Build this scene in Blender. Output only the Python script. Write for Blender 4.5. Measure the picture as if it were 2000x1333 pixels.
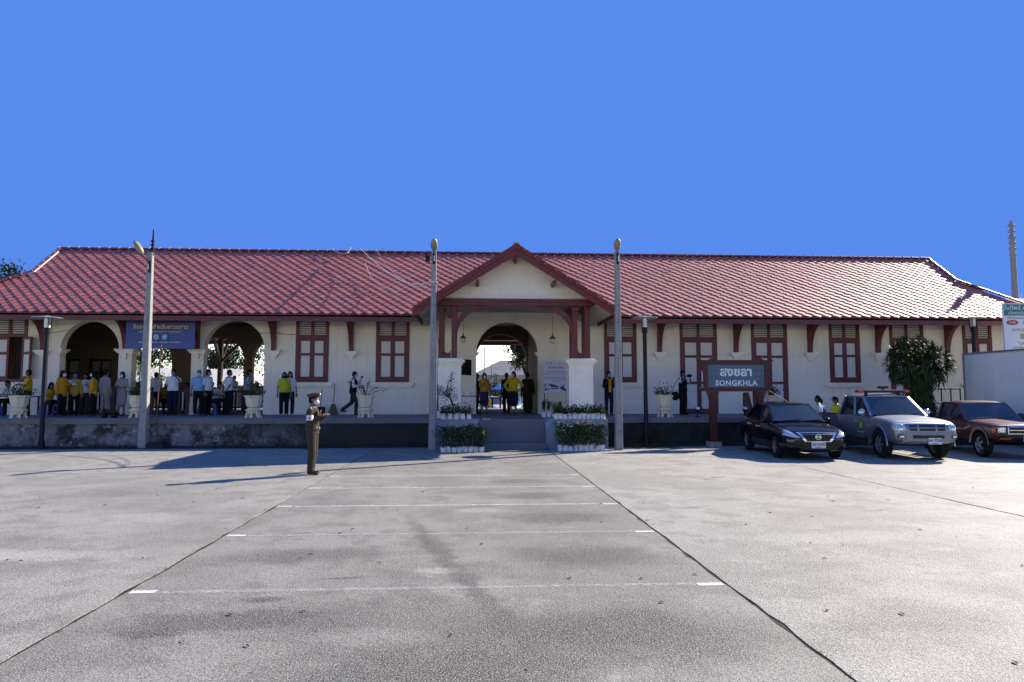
import bpy, bmesh, math, random
from mathutils import Vector, Matrix, Euler
from mathutils.bvhtree import BVHTree
for _o in list(bpy.data.objects): bpy.data.objects.remove(_o)
SC = bpy.context.scene
COL = SC.collection
R = math.radians
PI = math.pi
rnd = random.Random(7)

# ---------------------------------------------------------------- camera, sky, sun, exposure
PSI = R(3.3); PITCH = math.atan(101.5/1333.0)
cam = bpy.data.cameras.new('camera'); cam.sensor_width = 36.0; cam.lens = 36.0*1333/2000
cam.clip_start = .1; cam.clip_end = 2000
co = bpy.data.objects.new('camera', cam); COL.objects.link(co)
co.location = (0, -27, 1.75); co.rotation_euler = (PI/2+PITCH, 0, -PSI)
SC.camera = co
SUN_DIR = Vector((1.322, .875, 1.0)).normalized()          # towards the sun: behind the station, to the right
SUN_EL = math.asin(SUN_DIR.z); SUN_AZ = math.atan2(SUN_DIR.x, SUN_DIR.y)
W = bpy.data.worlds.new('World'); SC.world = W; W.use_nodes = True
nt = W.node_tree; nt.nodes.clear()
def wn(t, **k):
    n = nt.nodes.new(t)
    for a, v in k.items(): setattr(n, a, v)
    return n
out = wn('ShaderNodeOutputWorld'); mixs = wn('ShaderNodeMixShader')
sky = wn('ShaderNodeTexSky'); sky.sky_type = 'NISHITA'; sky.sun_disc = False
sky.sun_elevation = SUN_EL; sky.sun_rotation = SUN_AZ; sky.air_density = 1.0; sky.dust_density = .3
b1 = wn('ShaderNodeBackground'); b1.inputs['Strength'].default_value = .15
b2 = wn('ShaderNodeBackground'); b2.inputs['Color'].default_value = (.096, .262, .85, 1); b2.inputs['Strength'].default_value = .43
tc = wn('ShaderNodeTexCoord'); sx = wn('ShaderNodeSeparateXYZ'); mr = wn('ShaderNodeMapRange')
mr.interpolation_type = 'SMOOTHSTEP'
mr.inputs['From Min'].default_value = .05; mr.inputs['From Max'].default_value = .118
L = nt.links.new
L(tc.outputs['Generated'], sx.inputs[0]); L(sx.outputs['Z'], mr.inputs['Value'])
L(sky.outputs[0], b1.inputs['Color']); L(b1.outputs[0], mixs.inputs[1]); L(b2.outputs[0], mixs.inputs[2])
L(mr.outputs[0], mixs.inputs[0]); L(mixs.outputs[0], out.inputs['Surface'])
sl = bpy.data.lights.new('sun', 'SUN'); sl.energy = 5.0; sl.angle = R(.5); sl.color = (1, .90, .76)
so = bpy.data.objects.new('sun', sl); COL.objects.link(so)
so.rotation_euler = SUN_DIR.to_track_quat('Z', 'Y').to_euler()
SC.view_settings.view_transform = 'Standard'; SC.view_settings.look = 'None'
SC.view_settings.exposure = 1.22; SC.view_settings.gamma = 1.0
try: SC.view_settings.use_curve_mapping = False
except Exception: pass

# ---------------------------------------------------------------- helpers
class MB:
    def __init__(s): s.v = []; s.f = []
    def add(s, vs, fs):
        b = len(s.v); s.v += [tuple(p) for p in vs]; s.f += [tuple(i+b for i in f) for f in fs]; return s
    def box(s, x0, x1, y0, y1, z0, z1, m=None):
        vs = [(x, y, z) for z in (z0, z1) for y in (y0, y1) for x in (x0, x1)]
        if m is not None: vs = [m @ Vector(p) for p in vs]
        return s.add(vs, [(0,2,3,1),(4,5,7,6),(0,1,5,4),(2,6,7,3),(0,4,6,2),(1,3,7,5)])
    def cbox(s, c, d, m=None):
        return s.box(c[0]-d[0]/2, c[0]+d[0]/2, c[1]-d[1]/2, c[1]+d[1]/2, c[2]-d[2]/2, c[2]+d[2]/2, m)
    def bar(s, a, b, w, h, up=(0,0,1)):
        a = Vector(a); b = Vector(b); d = (b-a).normalized(); u = Vector(up)
        if abs(d.dot(u)) > .98: u = Vector((0,1,0))
        sd = d.cross(u).normalized(); u = sd.cross(d)
        q = [sd*w/2*i+u*h/2*j for i, j in ((-1,-1),(1,-1),(1,1),(-1,1))]
        return s.add([a+k for k in q]+[b+k for k in q], [(3,2,1,0),(4,5,6,7),(0,1,5,4),(1,2,6,5),(2,3,7,6),(3,0,4,7)])
    def prism(s, poly, ax, a, b):
        def P(p, t):
            return {'x': (t, p[0], p[1]), 'y': (p[0], t, p[1]), 'z': (p[0], p[1], t)}[ax]
        n = len(poly)
        vs = [P(p, a) for p in poly]+[P(p, b) for p in poly]
        return s.add(vs, [tuple(range(n))[::-1], tuple(range(n, 2*n))]+[(i, (i+1) % n, n+(i+1) % n, n+i) for i in range(n)])
    def slab(s, pts, off):
        o = Vector(off); n = len(pts)
        vs = [Vector(p) for p in pts]+[Vector(p)+o for p in pts]
        return s.add(vs, [tuple(range(n))[::-1], tuple(range(n, 2*n))]+[(i, (i+1) % n, n+(i+1) % n, n+i) for i in range(n)])
    def tube(s, pts, r, seg=8, cap=True, ex=1.0, ey=1.0, ref=None):
        pts = [Vector(p) for p in pts]; n = len(pts)
        rs = r if isinstance(r, (list, tuple)) else [r]*n
        rings = []; pu = None
        for i, p in enumerate(pts):
            d = (pts[min(i+1, n-1)]-pts[max(i-1, 0)])
            if d.length < 1e-9: d = Vector((0,0,1))
            d.normalize()
            if ref is not None:
                u = Vector(ref)
            elif pu is not None: u = pu
            else: u = Vector((1,0,0)) if abs(d.x) < .9 else Vector((0,1,0))
            u = (u-d*u.dot(d))
            if u.length < 1e-4: u = d.orthogonal()
            u.normalize(); w = d.cross(u); pu = u
            rings.append([p+u*(math.cos(2*PI*k/seg)*rs[i]*ex)+w*(math.sin(2*PI*k/seg)*rs[i]*ey) for k in range(seg)])
        vs = [q for g in rings for q in g]; fs = []
        for i in range(n-1):
            for k in range(seg):
                k2 = (k+1) % seg
                fs.append((i*seg+k, i*seg+k2, (i+1)*seg+k2, (i+1)*seg+k))
        if cap: fs += [tuple(range(seg))[::-1], tuple((n-1)*seg+k for k in range(seg))]
        return s.add(vs, fs)
    def lathe(s, prof, c=(0,0,0), seg=16, sx=1, sy=1, rot=0, cap=True):
        vs = []; n = len(prof)
        for r, z in prof:
            for k in range(seg):
                a = 2*PI*k/seg+rot; vs.append((c[0]+r*sx*math.cos(a), c[1]+r*sy*math.sin(a), c[2]+z))
        fs = [(i*seg+k, i*seg+(k+1) % seg, (i+1)*seg+(k+1) % seg, (i+1)*seg+k) for i in range(n-1) for k in range(seg)]
        if cap: fs += [tuple(range(seg))[::-1], tuple((n-1)*seg+k for k in range(seg))]
        return s.add(vs, fs)
    def ell(s, c, r, seg=10, rings=6, m=None):
        vs = []; 
        for i in range(1, rings):
            t = PI*i/rings
            for k in range(seg):
                a = 2*PI*k/seg; vs.append((c[0]+r[0]*math.sin(t)*math.cos(a), c[1]+r[1]*math.sin(t)*math.sin(a), c[2]-r[2]*math.cos(t)))
        vs += [(c[0], c[1], c[2]-r[2]), (c[0], c[1], c[2]+r[2])]
        if m is not None: vs = [m @ Vector(p) for p in vs]
        fs = [(i*seg+k, i*seg+(k+1) % seg, (i+1)*seg+(k+1) % seg, (i+1)*seg+k) for i in range(rings-2) for k in range(seg)]
        a, b = len(vs)-2, len(vs)-1; o = (rings-2)*seg
        fs += [(a, (k+1) % seg, k) for k in range(seg)]+[(b, o+k, o+(k+1) % seg) for k in range(seg)]
        return s.add(vs, fs)
    def mesh(s, name, mat, smooth=None):
        me = bpy.data.meshes.new(name); me.from_pydata([tuple(p) for p in s.v], [], s.f)
        for m in (mat if isinstance(mat, (list, tuple)) else [mat]): me.materials.append(m)
        if smooth is not None: shade(me, smooth)
        me.update(); return me
    def build(s, name, mat, parent=None, smooth=None, kind=None, fix=False):
        me = s.mesh(name, mat, smooth)
        if fix: fixn(me)
        return link(name, me, parent, kind)
def shade(me, ang):
    me.polygons.foreach_set('use_smooth', [True]*len(me.polygons))
    me.set_sharp_from_angle(angle=R(ang))
def fixn(me):
    bm = bmesh.new(); bm.from_mesh(me); bmesh.ops.recalc_face_normals(bm, faces=bm.faces); bm.to_mesh(me); bm.free()
def link(name, me, parent=None, kind=None):
    o = bpy.data.objects.new(name, me); COL.objects.link(o)
    if parent is not None: o.parent = parent
    if kind: o['kind'] = kind
    return o
def tag(o, label=None, cat=None, group=None, kind=None):
    if label: o['label'] = label
    if cat: o['category'] = cat
    if group: o['group'] = group
    if kind: o['kind'] = kind
    return o
def thing(name, label, cat, loc=(0,0,0), rz=0, group=None):
    o = bpy.data.objects.new(name, None); COL.objects.link(o); o.empty_display_size = .2
    o.location = loc; o.rotation_euler = (0, 0, rz)
    return tag(o, label, cat, group)
def struct(name, mb, mat, smooth=None):
    return mb.build(name, mat, None, smooth, 'structure')
def dup(root, loc, rz=0, label=None, group=None, scale=None):
    r = root.copy(); COL.objects.link(r); r.location = loc; r.rotation_euler = (0, 0, rz)
    if scale: r.scale = (scale,)*3
    if label: r['label'] = label
    if group: r['group'] = group
    for ch in list(root.children):
        c = ch.copy(); COL.objects.link(c); c.parent = r
        for g in list(ch.children):
            d = g.copy(); COL.objects.link(d); d.parent = c
    return r
def evalmesh(o):
    dg = bpy.context.evaluated_depsgraph_get(); dg.update()
    return bpy.data.meshes.new_from_object(o.evaluated_get(dg))
def modmesh(me, mods):
    """mesh after a list of (type, settings) modifiers"""
    o = bpy.data.objects.new('work', me); COL.objects.link(o); extra = []
    for t, k in mods:
        m = o.modifiers.new('m', t)
        for a, v in k.items(): setattr(m, a, v)
    r = evalmesh(o); bpy.data.objects.remove(o); return r
def bevel(me, w, seg=2, ang=30):
    return modmesh(me, [('BEVEL', dict(width=w, segments=seg, limit_method='ANGLE', angle_limit=R(ang)))])

# ---------------------------------------------------------------- materials
def mat(name, col, rough=.6, spec=.5, metal=0, nz=None, nz2=None, bump=None, island=0, obj=0, coat=0, emit=None, coord='Object', trans=None, streak=None):
    """procedural material: nz=(scale, amount[, colour]) mottles the colour, bump=(scale, strength)"""
    m = bpy.data.materials.new(name); m.use_nodes = True; t = m.node_tree; N = t.nodes; l = t.links.new
    b = N['Principled BSDF']; b.inputs['Roughness'].default_value = rough; b.inputs['Metallic'].default_value = metal
    b.inputs['Specular IOR Level'].default_value = spec; b.inputs['Coat Weight'].default_value = coat
    if coat: b.inputs['Coat Roughness'].default_value = .04
    c4 = (*col, 1); b.inputs['Base Color'].default_value = c4
    if emit: b.inputs['Emission Color'].default_value = (*emit[0], 1); b.inputs['Emission Strength'].default_value = emit[1]
    tc = N.new('ShaderNodeTexCoord'); cur = None
    rgb = N.new('ShaderNodeRGB'); rgb.outputs[0].default_value = c4; cur = rgb.outputs[0]
    def noise(sc, det=5, rgh=.6):
        n = N.new('ShaderNodeTexNoise'); n.inputs['Scale'].default_value = sc; n.inputs['Detail'].default_value = det
        n.inputs['Roughness'].default_value = rgh; l(tc.outputs[coord], n.inputs['Vector']); return n.outputs['Fac']
    def mixto(cur, fac, c2, lo=.35, hi=.7):
        r = N.new('ShaderNodeMapRange'); r.inputs['From Min'].default_value = lo; r.inputs['From Max'].default_value = hi; l(fac, r.inputs['Value'])
        x = N.new('ShaderNodeMix'); x.data_type = 'RGBA'; l(r.outputs[0], x.inputs['Factor']); l(cur, x.inputs[6]); x.inputs[7].default_value = (*c2, 1); return x.outputs[2]
    for q in (nz, nz2):
        if q:
            c2 = q[2] if len(q) > 2 else tuple(c*(1-q[1]) for c in col)
            cur = mixto(cur, noise(q[0]), c2, *(q[3:5] if len(q) > 4 else (.35, .7)))
    if streak:
        mp = N.new('ShaderNodeMapping'); mp.inputs['Scale'].default_value = streak[0]; l(tc.outputs[coord], mp.inputs[0]); n = N.new('ShaderNodeTexNoise'); n.inputs['Scale'].default_value = 1; n.inputs['Detail'].default_value = 6; n.inputs['Roughness'].default_value = .6; l(mp.outputs[0], n.inputs['Vector'])
        r = N.new('ShaderNodeMapRange'); r.inputs['From Min'].default_value = .52; r.inputs['From Max'].default_value = .75; r.inputs['To Max'].default_value = streak[2]; l(n.outputs['Fac'], r.inputs['Value'])
        x = N.new('ShaderNodeMix'); x.data_type = 'RGBA'; l(r.outputs[0], x.inputs['Factor']); l(cur, x.inputs[6]); x.inputs[7].default_value = (*streak[1], 1); cur = x.outputs[2]
    if island or obj:
        g = N.new('ShaderNodeNewGeometry'); oi = N.new('ShaderNodeObjectInfo')
        src = g.outputs['Random Per Island'] if island else oi.outputs['Random']
        if island and obj:
            ad = N.new('ShaderNodeMath'); ad.operation = 'ADD'; l(src, ad.inputs[0]); l(oi.outputs['Random'], ad.inputs[1])
            fr = N.new('ShaderNodeMath'); fr.operation = 'FRACT'; l(ad.outputs[0], fr.inputs[0]); src = fr.outputs[0]
        h = N.new('ShaderNodeHueSaturation'); mrg = N.new('ShaderNodeMapRange'); a = island or obj
        mrg.inputs['To Min'].default_value = 1-a; mrg.inputs['To Max'].default_value = 1+a; l(src, mrg.inputs['Value']); l(mrg.outputs[0], h.inputs['Value']); l(cur, h.inputs['Color']); cur = h.outputs[0]
    l(cur, b.inputs['Base Color'])
    if bump:
        bp = N.new('ShaderNodeBump'); bp.inputs['Strength'].default_value = bump[1]; bp.inputs['Distance'].default_value = bump[2] if len(bump) > 2 else .01
        l(noise(bump[0], 6, .65), bp.inputs['Height']); l(bp.outputs[0], b.inputs['Normal'])
    if trans:
        tr = N.new('ShaderNodeBsdfTransparent'); tr.inputs[0].default_value = (*trans[1], 1); ms = N.new('ShaderNodeMixShader'); ms.inputs[0].default_value = trans[0]
        l(b.outputs[0], ms.inputs[1]); l(tr.outputs[0], ms.inputs[2]); l(ms.outputs[0], N['Material Output'].inputs['Surface'])
    return m
M = {}
M['cream'] = mat('cream_render', (.84,.775,.635), .75, .3, nz=(.7,.10), nz2=(6,.07), bump=(60,.15), streak=((5,5,.35),(.47,.40,.30),.30))
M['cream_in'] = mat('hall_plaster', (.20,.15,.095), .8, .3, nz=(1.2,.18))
M['white'] = mat('white_moulding', (.85,.80,.68), .6, .4, nz=(3,.12))
M['panel'] = mat('shutter_panel', (.66,.63,.57), .6, .4, nz=(2,.08))
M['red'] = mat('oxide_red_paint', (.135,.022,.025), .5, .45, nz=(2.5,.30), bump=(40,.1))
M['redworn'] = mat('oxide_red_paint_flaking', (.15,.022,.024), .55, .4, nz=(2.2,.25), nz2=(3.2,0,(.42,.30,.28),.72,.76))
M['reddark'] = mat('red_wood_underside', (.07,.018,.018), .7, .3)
M['tile'] = mat('glazed_clay_tile', (.37,.078,.038), .55, .6, nz=(.5,.15), nz2=(14,.12), island=.20, obj=.10, coat=1.0)
M['tile'].node_tree.nodes['Principled BSDF'].inputs['Coat Roughness'].default_value = .55
M['tile'].node_tree.nodes['Principled BSDF'].inputs['Coat IOR'].default_value = 1.7
M['ridge'] = mat('ridge_tile', (.16,.032,.032), .4, .5, nz=(6,.2), obj=.1)
M['collar'] = mat('collar_glint', (.36,.27,.24), .5, .4)  # collars coloured pale to stand for sun glints along the ridge
M['soffit'] = mat('soffit_board', (.36,.35,.33), .7, .3, nz=(3,.1))
M['dark'] = mat('unlit_room_shade', (.035,.026,.022), .8, .3)  # near-black colour stands in for the shade of unlit rooms
M['darkwood'] = mat('dark_wood', (.055,.022,.016), .6, .4, nz=(5,.3))
M['stone'] = mat('stained_plinth', (.17,.17,.17), .85, .3, nz=(1.6,0,(.028,.028,.03),.44,.60), nz2=(7,0,(.32,.32,.32),.56,.68), bump=(18,.8,.03))
M['stonedark'] = mat('mossy_plinth', (.028,.030,.026), .9, .25, nz=(2.0,0,(.012,.013,.010),.4,.65), nz2=(8,0,(.10,.10,.10),.66,.76), bump=(18,.8,.03))
def fade_x(m, dark, x0, x1):
    t = m.node_tree; N = t.nodes; l = t.links.new; b = N['Principled BSDF']; src = b.inputs['Base Color'].links[0].from_socket
    g = N.new('ShaderNodeNewGeometry'); s = N.new('ShaderNodeSeparateXYZ'); l(g.outputs['Position'], s.inputs[0]); n = N.new('ShaderNodeTexNoise'); n.inputs['Scale'].default_value = 1.1; n.inputs['Detail'].default_value = 6; l(g.outputs['Position'], n.inputs['Vector'])
    a = N.new('ShaderNodeMath'); a.operation = 'MULTIPLY_ADD'; l(n.outputs['Fac'], a.inputs[0]); a.inputs[1].default_value = 5.0; l(s.outputs['X'], a.inputs[2])
    r = N.new('ShaderNodeMapRange'); r.inputs['From Min'].default_value = x0+2.5; r.inputs['From Max'].default_value = x1+2.5; l(a.outputs[0], r.inputs['Value'])
    x = N.new('ShaderNodeMix'); x.data_type = 'RGBA'; l(r.outputs[0], x.inputs['Factor']); l(src, x.inputs[6]); x.inputs[7].default_value = (*dark, 1); l(x.outputs[2], b.inputs['Base Color'])
fade_x(M['stone'], (.026,.027,.025), -9.0, -5.0)
M['coping'] = mat('plinth_coping', (.17,.17,.172), .8, .3, nz=(2,.35), nz2=(12,.2), bump=(30,.4))
M['paveT'] = mat('platform_paving', (.17,.17,.18), .75, .3, nz=(1.5,.25), bump=(40,.3))
M['slate'] = mat('painted_step', (.125,.135,.155), .7, .35, nz=(1.3,.3), nz2=(10,.15))
M['bluegrey'] = mat('grey_painted_block', (.26,.28,.32), .7, .3, nz=(2,.25), nz2=(9,.2))
M['steel'] = mat('galvanised_steel', (.45,.46,.47), .4, .5, metal=.8)
M['blackmetal'] = mat('black_metal', (.008,.009,.016), .5, .2)
M['glass'] = mat('clear_glass', (.6,.65,.68), .08, .5, trans=(.55,(.9,.93,.95)))
M['lampwhite'] = mat('frosted_lamp', (.75,.75,.72), .3, .5)
M['pole'] = mat('pole_concrete', (.31,.32,.31), .85, .25, nz=(4,.25), nz2=(25,.25), bump=(60,.4), streak=((14,14,.8),(.09,.09,.085),.8))
M['hole'] = mat('pole_hole', (.02,.02,.02), .9)
M['amberlamp'] = mat('yellowed_lamp_cover', (.30,.26,.16), .5, .3, nz=(6,.35))
M['cablewhite'] = mat('pale_cable', (.55,.52,.48), .6)
M['cableblack'] = mat('dark_cable', (.02,.02,.02), .6)
M['blue'] = mat('blue_plastic', (.012,.04,.22), .35, .5)

# ---------------------------------------------------------------- ground
def concrete(name, base, spots=(), seed=0):
    m = bpy.data.materials.new(name); m.use_nodes = True; t = m.node_tree; N = t.nodes; l = t.links.new
    b = N['Principled BSDF']; geo = N.new('ShaderNodeNewGeometry')
    def noise(sc, det=4, rg=.6, stretch=None):
        n = N.new('ShaderNodeTexNoise'); n.inputs['Scale'].default_value = sc; n.inputs['Detail'].default_value = det; n.inputs['Roughness'].default_value = rg
        mp = N.new('ShaderNodeMapping'); mp.inputs['Location'].default_value = (seed*7.3, seed*3.1, 0)
        if stretch: mp.inputs['Scale'].default_value = stretch
        l(geo.outputs['Position'], mp.inputs[0]); l(mp.outputs[0], n.inputs['Vector']); return n.outputs['Fac']
    def rng(src, a, bb, c=0, d=1):
        r = N.new('ShaderNodeMapRange'); r.interpolation_type = 'SMOOTHSTEP'
        for k, v in zip(('From Min','From Max','To Min','To Max'), (a, bb, c, d)): r.inputs[k].default_value = v
        l(src, r.inputs['Value']); return r.outputs[0]
    def mx(cur, fac, c2):
        x = N.new('ShaderNodeMix'); x.data_type = 'RGBA'; l(fac, x.inputs['Factor']); l(cur, x.inputs[6]); x.inputs[7].default_value = (*c2, 1); return x.outputs[2]
    def mul(a, v):
        q = N.new('ShaderNodeMath'); q.operation = 'MULTIPLY'; l(a, q.inputs[0])
        if isinstance(v, (int, float)): q.inputs[1].default_value = v
        else: l(v, q.inputs[1])
        return q.outputs[0]
    rgb = N.new('ShaderNodeRGB'); rgb.outputs[0].default_value = (*base, 1); cur = rgb.outputs[0]
    big = noise(.35, 5); mid = noise(1.6, 6, .65); fine = noise(28, 4, .7); agg = noise(95, 2, .8)
    dk = tuple(c*.62 for c in base); lt = tuple(min(1, c*1.35) for c in base)
    cur = mx(cur, rng(big, .42, .62), tuple(c*.70 for c in base))
    cur = mx(cur, mul(rng(mid, .46, .62), .85), tuple(c*.52 for c in base))
    cur = mx(cur, mul(rng(noise(1.3, 7, .75), .54, .68), .6), lt)
    dn = N.new('ShaderNodeTexNoise'); dn.inputs['Scale'].default_value = 2.6; dn.inputs['Detail'].default_value = 6; dn.inputs['Roughness'].default_value = .7; l(geo.outputs['Position'], dn.inputs['Vector'])
    sb = N.new('ShaderNodeVectorMath'); sb.operation = 'SUBTRACT'; l(dn.outputs['Color'], sb.inputs[0]); sb.inputs[1].default_value = (.5,.5,.5)
    for (x, y, rx, ry, s, rot, dist) in spots:
        sc = N.new('ShaderNodeVectorMath'); sc.operation = 'SCALE'; l(sb.outputs[0], sc.inputs[0]); sc.inputs['Scale'].default_value = dist
        ap = N.new('ShaderNodeVectorMath'); ap.operation = 'ADD'; l(geo.outputs['Position'], ap.inputs[0]); l(sc.outputs[0], ap.inputs[1])
        mp = N.new('ShaderNodeMapping'); mp.vector_type = 'TEXTURE'; mp.inputs['Location'].default_value = (x, y, 0); mp.inputs['Scale'].default_value = (rx, ry, 50); mp.inputs['Rotation'].default_value = (0,0,R(rot))
        l(ap.outputs[0], mp.inputs[0]); ln = N.new('ShaderNodeVectorMath'); ln.operation = 'LENGTH'; l(mp.outputs[0], ln.inputs[0])
        cur = mx(cur, mul(mul(rng(ln.outputs['Value'], .35, 1.2, 1, 0), min(1, abs(s)*1.15)), rng(fine, .25, .52)), (.022,.020,.018) if s > 0 else (.42,.41,.37))
    cur = mx(cur, mul(rng(noise(11, 5, .7), .50, .64), .35), tuple(c*.55 for c in base))
    cur = mx(cur, mul(rng(fine, .50, .62), .6), tuple(c*.48 for c in base))
    cur = mx(cur, mul(rng(agg, .52, .62), .85), tuple(min(1, c*2.3) for c in base))
    cur = mx(cur, mul(rng(noise(44, 3, .8), .55, .63), .85), tuple(c*.25 for c in base))
    cur = mx(cur, mul(rng(noise(6.5, 3, .7, (1, .45, 1)), .68, .73), .75), tuple(c*.28 for c in base))
    l(cur, b.inputs['Base Color']); b.inputs['Roughness'].default_value = .66; b.inputs['Specular IOR Level'].default_value = .20
    bp = N.new('ShaderNodeBump'); bp.inputs['Strength'].default_value = .75; bp.inputs['Distance'].default_value = .012
    ad = N.new('ShaderNodeMath'); ad.operation = 'ADD'; l(mul(agg, .6), ad.inputs[0]); l(fine, ad.inputs[1])
    l(ad.outputs[0], bp.inputs['Height']); l(bp.outputs[0], b.inputs['Normal'])
    return m
spotsC = [(-.27,-19.6,.15,3.1,.75,14.3,.5),(.15,-22.0,.5,1.2,.55,10,1.2),
          (1.25,-17.25,.85,.55,.85,0,.8),(1.25,-19.55,.95,.60,.95,0,.8),(1.0,-15.2,.8,.45,.75,0,.8),(.9,-13.3,.8,.4,.6,0,.7),(1.2,-21.9,1.2,.7,.9,0,1.0),
          (-1.75,-19.35,1.0,.42,.7,0,.8),(-1.95,-21.5,1.1,.30,.75,6,1.0),(-2.35,-21.75,.30,.12,1.0,0,.25),(-1.75,-20.95,.24,.10,1.0,0,.2),(-.9,-21.6,.9,.8,.5,0,1.2),(-.4,-22.6,1.2,.5,.7,0,1.2),
          (-.35,-20.1,.24,.12,-.5,0,.5),(-.75,-21.9,.5,.2,-.22,0,.8),(.1,-16.6,.5,.25,-.4,0,.5),(-1.2,-20.3,.3,.04,.9,8,.1),(-.6,-15.2,.12,.06,.8,0,.1)]
spotsR = [(5.1,-12.9,.20,.12,.95,20,.25),(3.3,-16.6,.3,.12,.6,0,.4),(3.6,-21.7,.9,.5,.5,0,1.0),(5.4,-21.0,1.4,.5,.35,0,1.2),(4.2,-18.8,1.2,.4,-.35,0,1.0),(6.0,-17.0,.25,.05,.8,10,.2)]
spotsL = [(-4.2,-21.6,.9,.5,.5,0,1.0),(-6.0,-18.5,1.4,.6,.35,0,1.0),(-5.0,-19.2,1.3,.3,-.5,0,.9),(-4.6,-17.0,1.0,.5,-.3,0,.9),(-6.2,-14.5,1.2,.5,.3,0,1.0)]
M['concL'] = concrete('concrete_slab_pale', (.236,.229,.204), spotsL, 1)
M['concC'] = concrete('concrete_slab_worn', (.206,.199,.176), spotsC, 2)
M['concR'] = concrete('concrete_slab_right', (.262,.254,.224), spotsR, 3)
M['dirt'] = mat('joint_dirt', (.035,.032,.024), .95, .2, nz=(6,.4), bump=(40,.8))
M['soil'] = mat('verge_soil', (.045,.042,.035), .95, .2, nz=(2,.5), nz2=(14,.4), bump=(25,1,.03))
M['asph'] = mat('rear_yard', (.26,.25,.23), .9, .3, nz=(.4,.3), nz2=(4,.2))
M['paint'] = mat('worn_road_paint', (.62,.62,.60), .7, .3, nz=(5,.25), nz2=(30,.35))
def paint_worn(name='faded_road_paint', lo=.42, hi=.76):
    m = mat(name, (.5,.5,.49), .7, .3); t = m.node_tree; N = t.nodes; l = t.links.new
    g = N.new('ShaderNodeNewGeometry'); n = N.new('ShaderNodeTexNoise'); n.inputs['Scale'].default_value = 14; n.inputs['Detail'].default_value = 8; n.inputs['Roughness'].default_value = .8
    l(g.outputs['Position'], n.inputs['Vector'])
    r = N.new('ShaderNodeMapRange'); r.inputs['From Min'].default_value = lo; r.inputs['From Max'].default_value = hi; l(n.outputs['Fac'], r.inputs['Value'])
    tr = N.new('ShaderNodeBsdfTransparent'); ms = N.new('ShaderNodeMixShader'); l(r.outputs[0], ms.inputs[0]); l(tr.outputs[0], ms.inputs[1]); l(N['Principled BSDF'].outputs[0], ms.inputs[2]); l(ms.outputs[0], N['Material Output'].inputs['Surface'])
    return m
M['paintfade'] = paint_worn(); M['paintmid'] = paint_worn('worn_white_road_paint', .30, .60)
g = MB(); g.add([(-400,-120,-.03),(400,-120,-.03),(400,500,-.03),(-400,500,-.03)], [(0,1,2,3)]); struct('ground', g, M['asph'])
g = MB(); g.add([(-60,-60,-.007),(60,-60,-.007),(60,-3.0,-.007),(-60,-3.0,-.007)], [(0,1,2,3)]); struct('joint_bed', g, M['dirt'])
def slab_outline(x0, x1, y0, y1, je, jw=.014):
    """outline with ragged long edges; je = (left ragged, right ragged)"""
    pts = []; n = 150
    def jit(y):
        k = 1.0 if y < -16 else .5
        return rnd.gauss(0, jw*k)+(rnd.random() < .06)*rnd.uniform(-.01, .045)*k
    for i in range(n+1):
        y = y0+(y1-y0)*i/n; pts.append((x1-(abs(jit(y)) if je[1] else 0), y))
    for i in range(n+1):
        y = y1-(y1-y0)*i/n; pts.append((x0+(abs(jit(y)) if je[0] else 0), y))
    return pts
YE = -4.05
for nm, a, b, mm in (('pavement',-3.04,2.33,'concC'),('pavement',2.345,7.82,'concR'),('pavement',7.835,40,'concR'),('pavement',-7.98,-3.055,'concL'),('pavement',-40,-7.99,'concL')):
    ragged = (abs(a) < 20, abs(b) < 20)
    s = MB(); s.prism(slab_outline(a, b, -40, YE, ragged), 'z', -.05, 0.0); struct(nm, s, M[mm])

def line(x0, x1, y, w, m, nm='parking_line', z=.004):
    g = MB(); n = 40; up = []; dn = []
    for i in range(n+1):
        x = x0+(x1-x0)*i/n; up.append((x, y+w/2+rnd.gauss(0, .004), z)); dn.append((x, y-w/2+rnd.gauss(0, .004), z))
    g.add(up+dn, [(i, n+1+i, n+2+i, i+1) for i in range(n)]); return struct(nm, g, m)
for y in (-20.66, -18.27, -16.10, -14.07, -12.28):
    near = y < -17
    line(-3.0, -2.78, y, .09, M['paint']); line(2.06, 2.3, y-.05, .09, M['paint'])
    line(-2.77, 2.05, y-.025, .075, M['paintfade' if near else 'paintmid'])
line(8.1, 16, -15.27, .10, M['paintfade']); line(8.1, 16, -13.3, .10, M['paintfade'])
line(-8.9, -8.6, -12.0, .09, M['paintfade'])
# verge of soil and weeds in front of the plinth
g = MB(); n = 90; top = []; bot = []
for i in range(n+1):
    x = -24+50*i/n; top.append((x, -4.02, .03+rnd.uniform(0, .03))); bot.append((x, -4.75-abs(rnd.gauss(0, .10))-(.35 if 4.5 < x < 6.4 else 0), .003))
g.add(top+bot, [(i, n+1+i, n+2+i, i+1) for i in range(n)]); struct('verge', g, M['soil'])
M['grass'] = mat('weed_grass', (.035,.055,.018), .8, .2, island=.5)
g = MB()
def blades(g, cx, cy, z, n, r, h, w=.008):
    for i in range(n):
        a = rnd.uniform(0, 2*PI); q = r*math.sqrt(rnd.random()); x = cx+q*math.cos(a); y = cy+q*math.sin(a)*.6
        b = rnd.uniform(0, 2*PI); hh = h*rnd.uniform(.4, 1); lx = math.cos(b)*hh*.5; ly = math.sin(b)*hh*.5; px = -math.sin(b)*w; py = math.cos(b)*w
        g.add([(x-px, y-py, z), (x+px, y+py, z), (x+lx*.4+px*.7, y+ly*.4+py*.7, z+hh*.6), (x+lx, y+ly, z+hh)], [(0,1,2),(0,2,3)])
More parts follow.
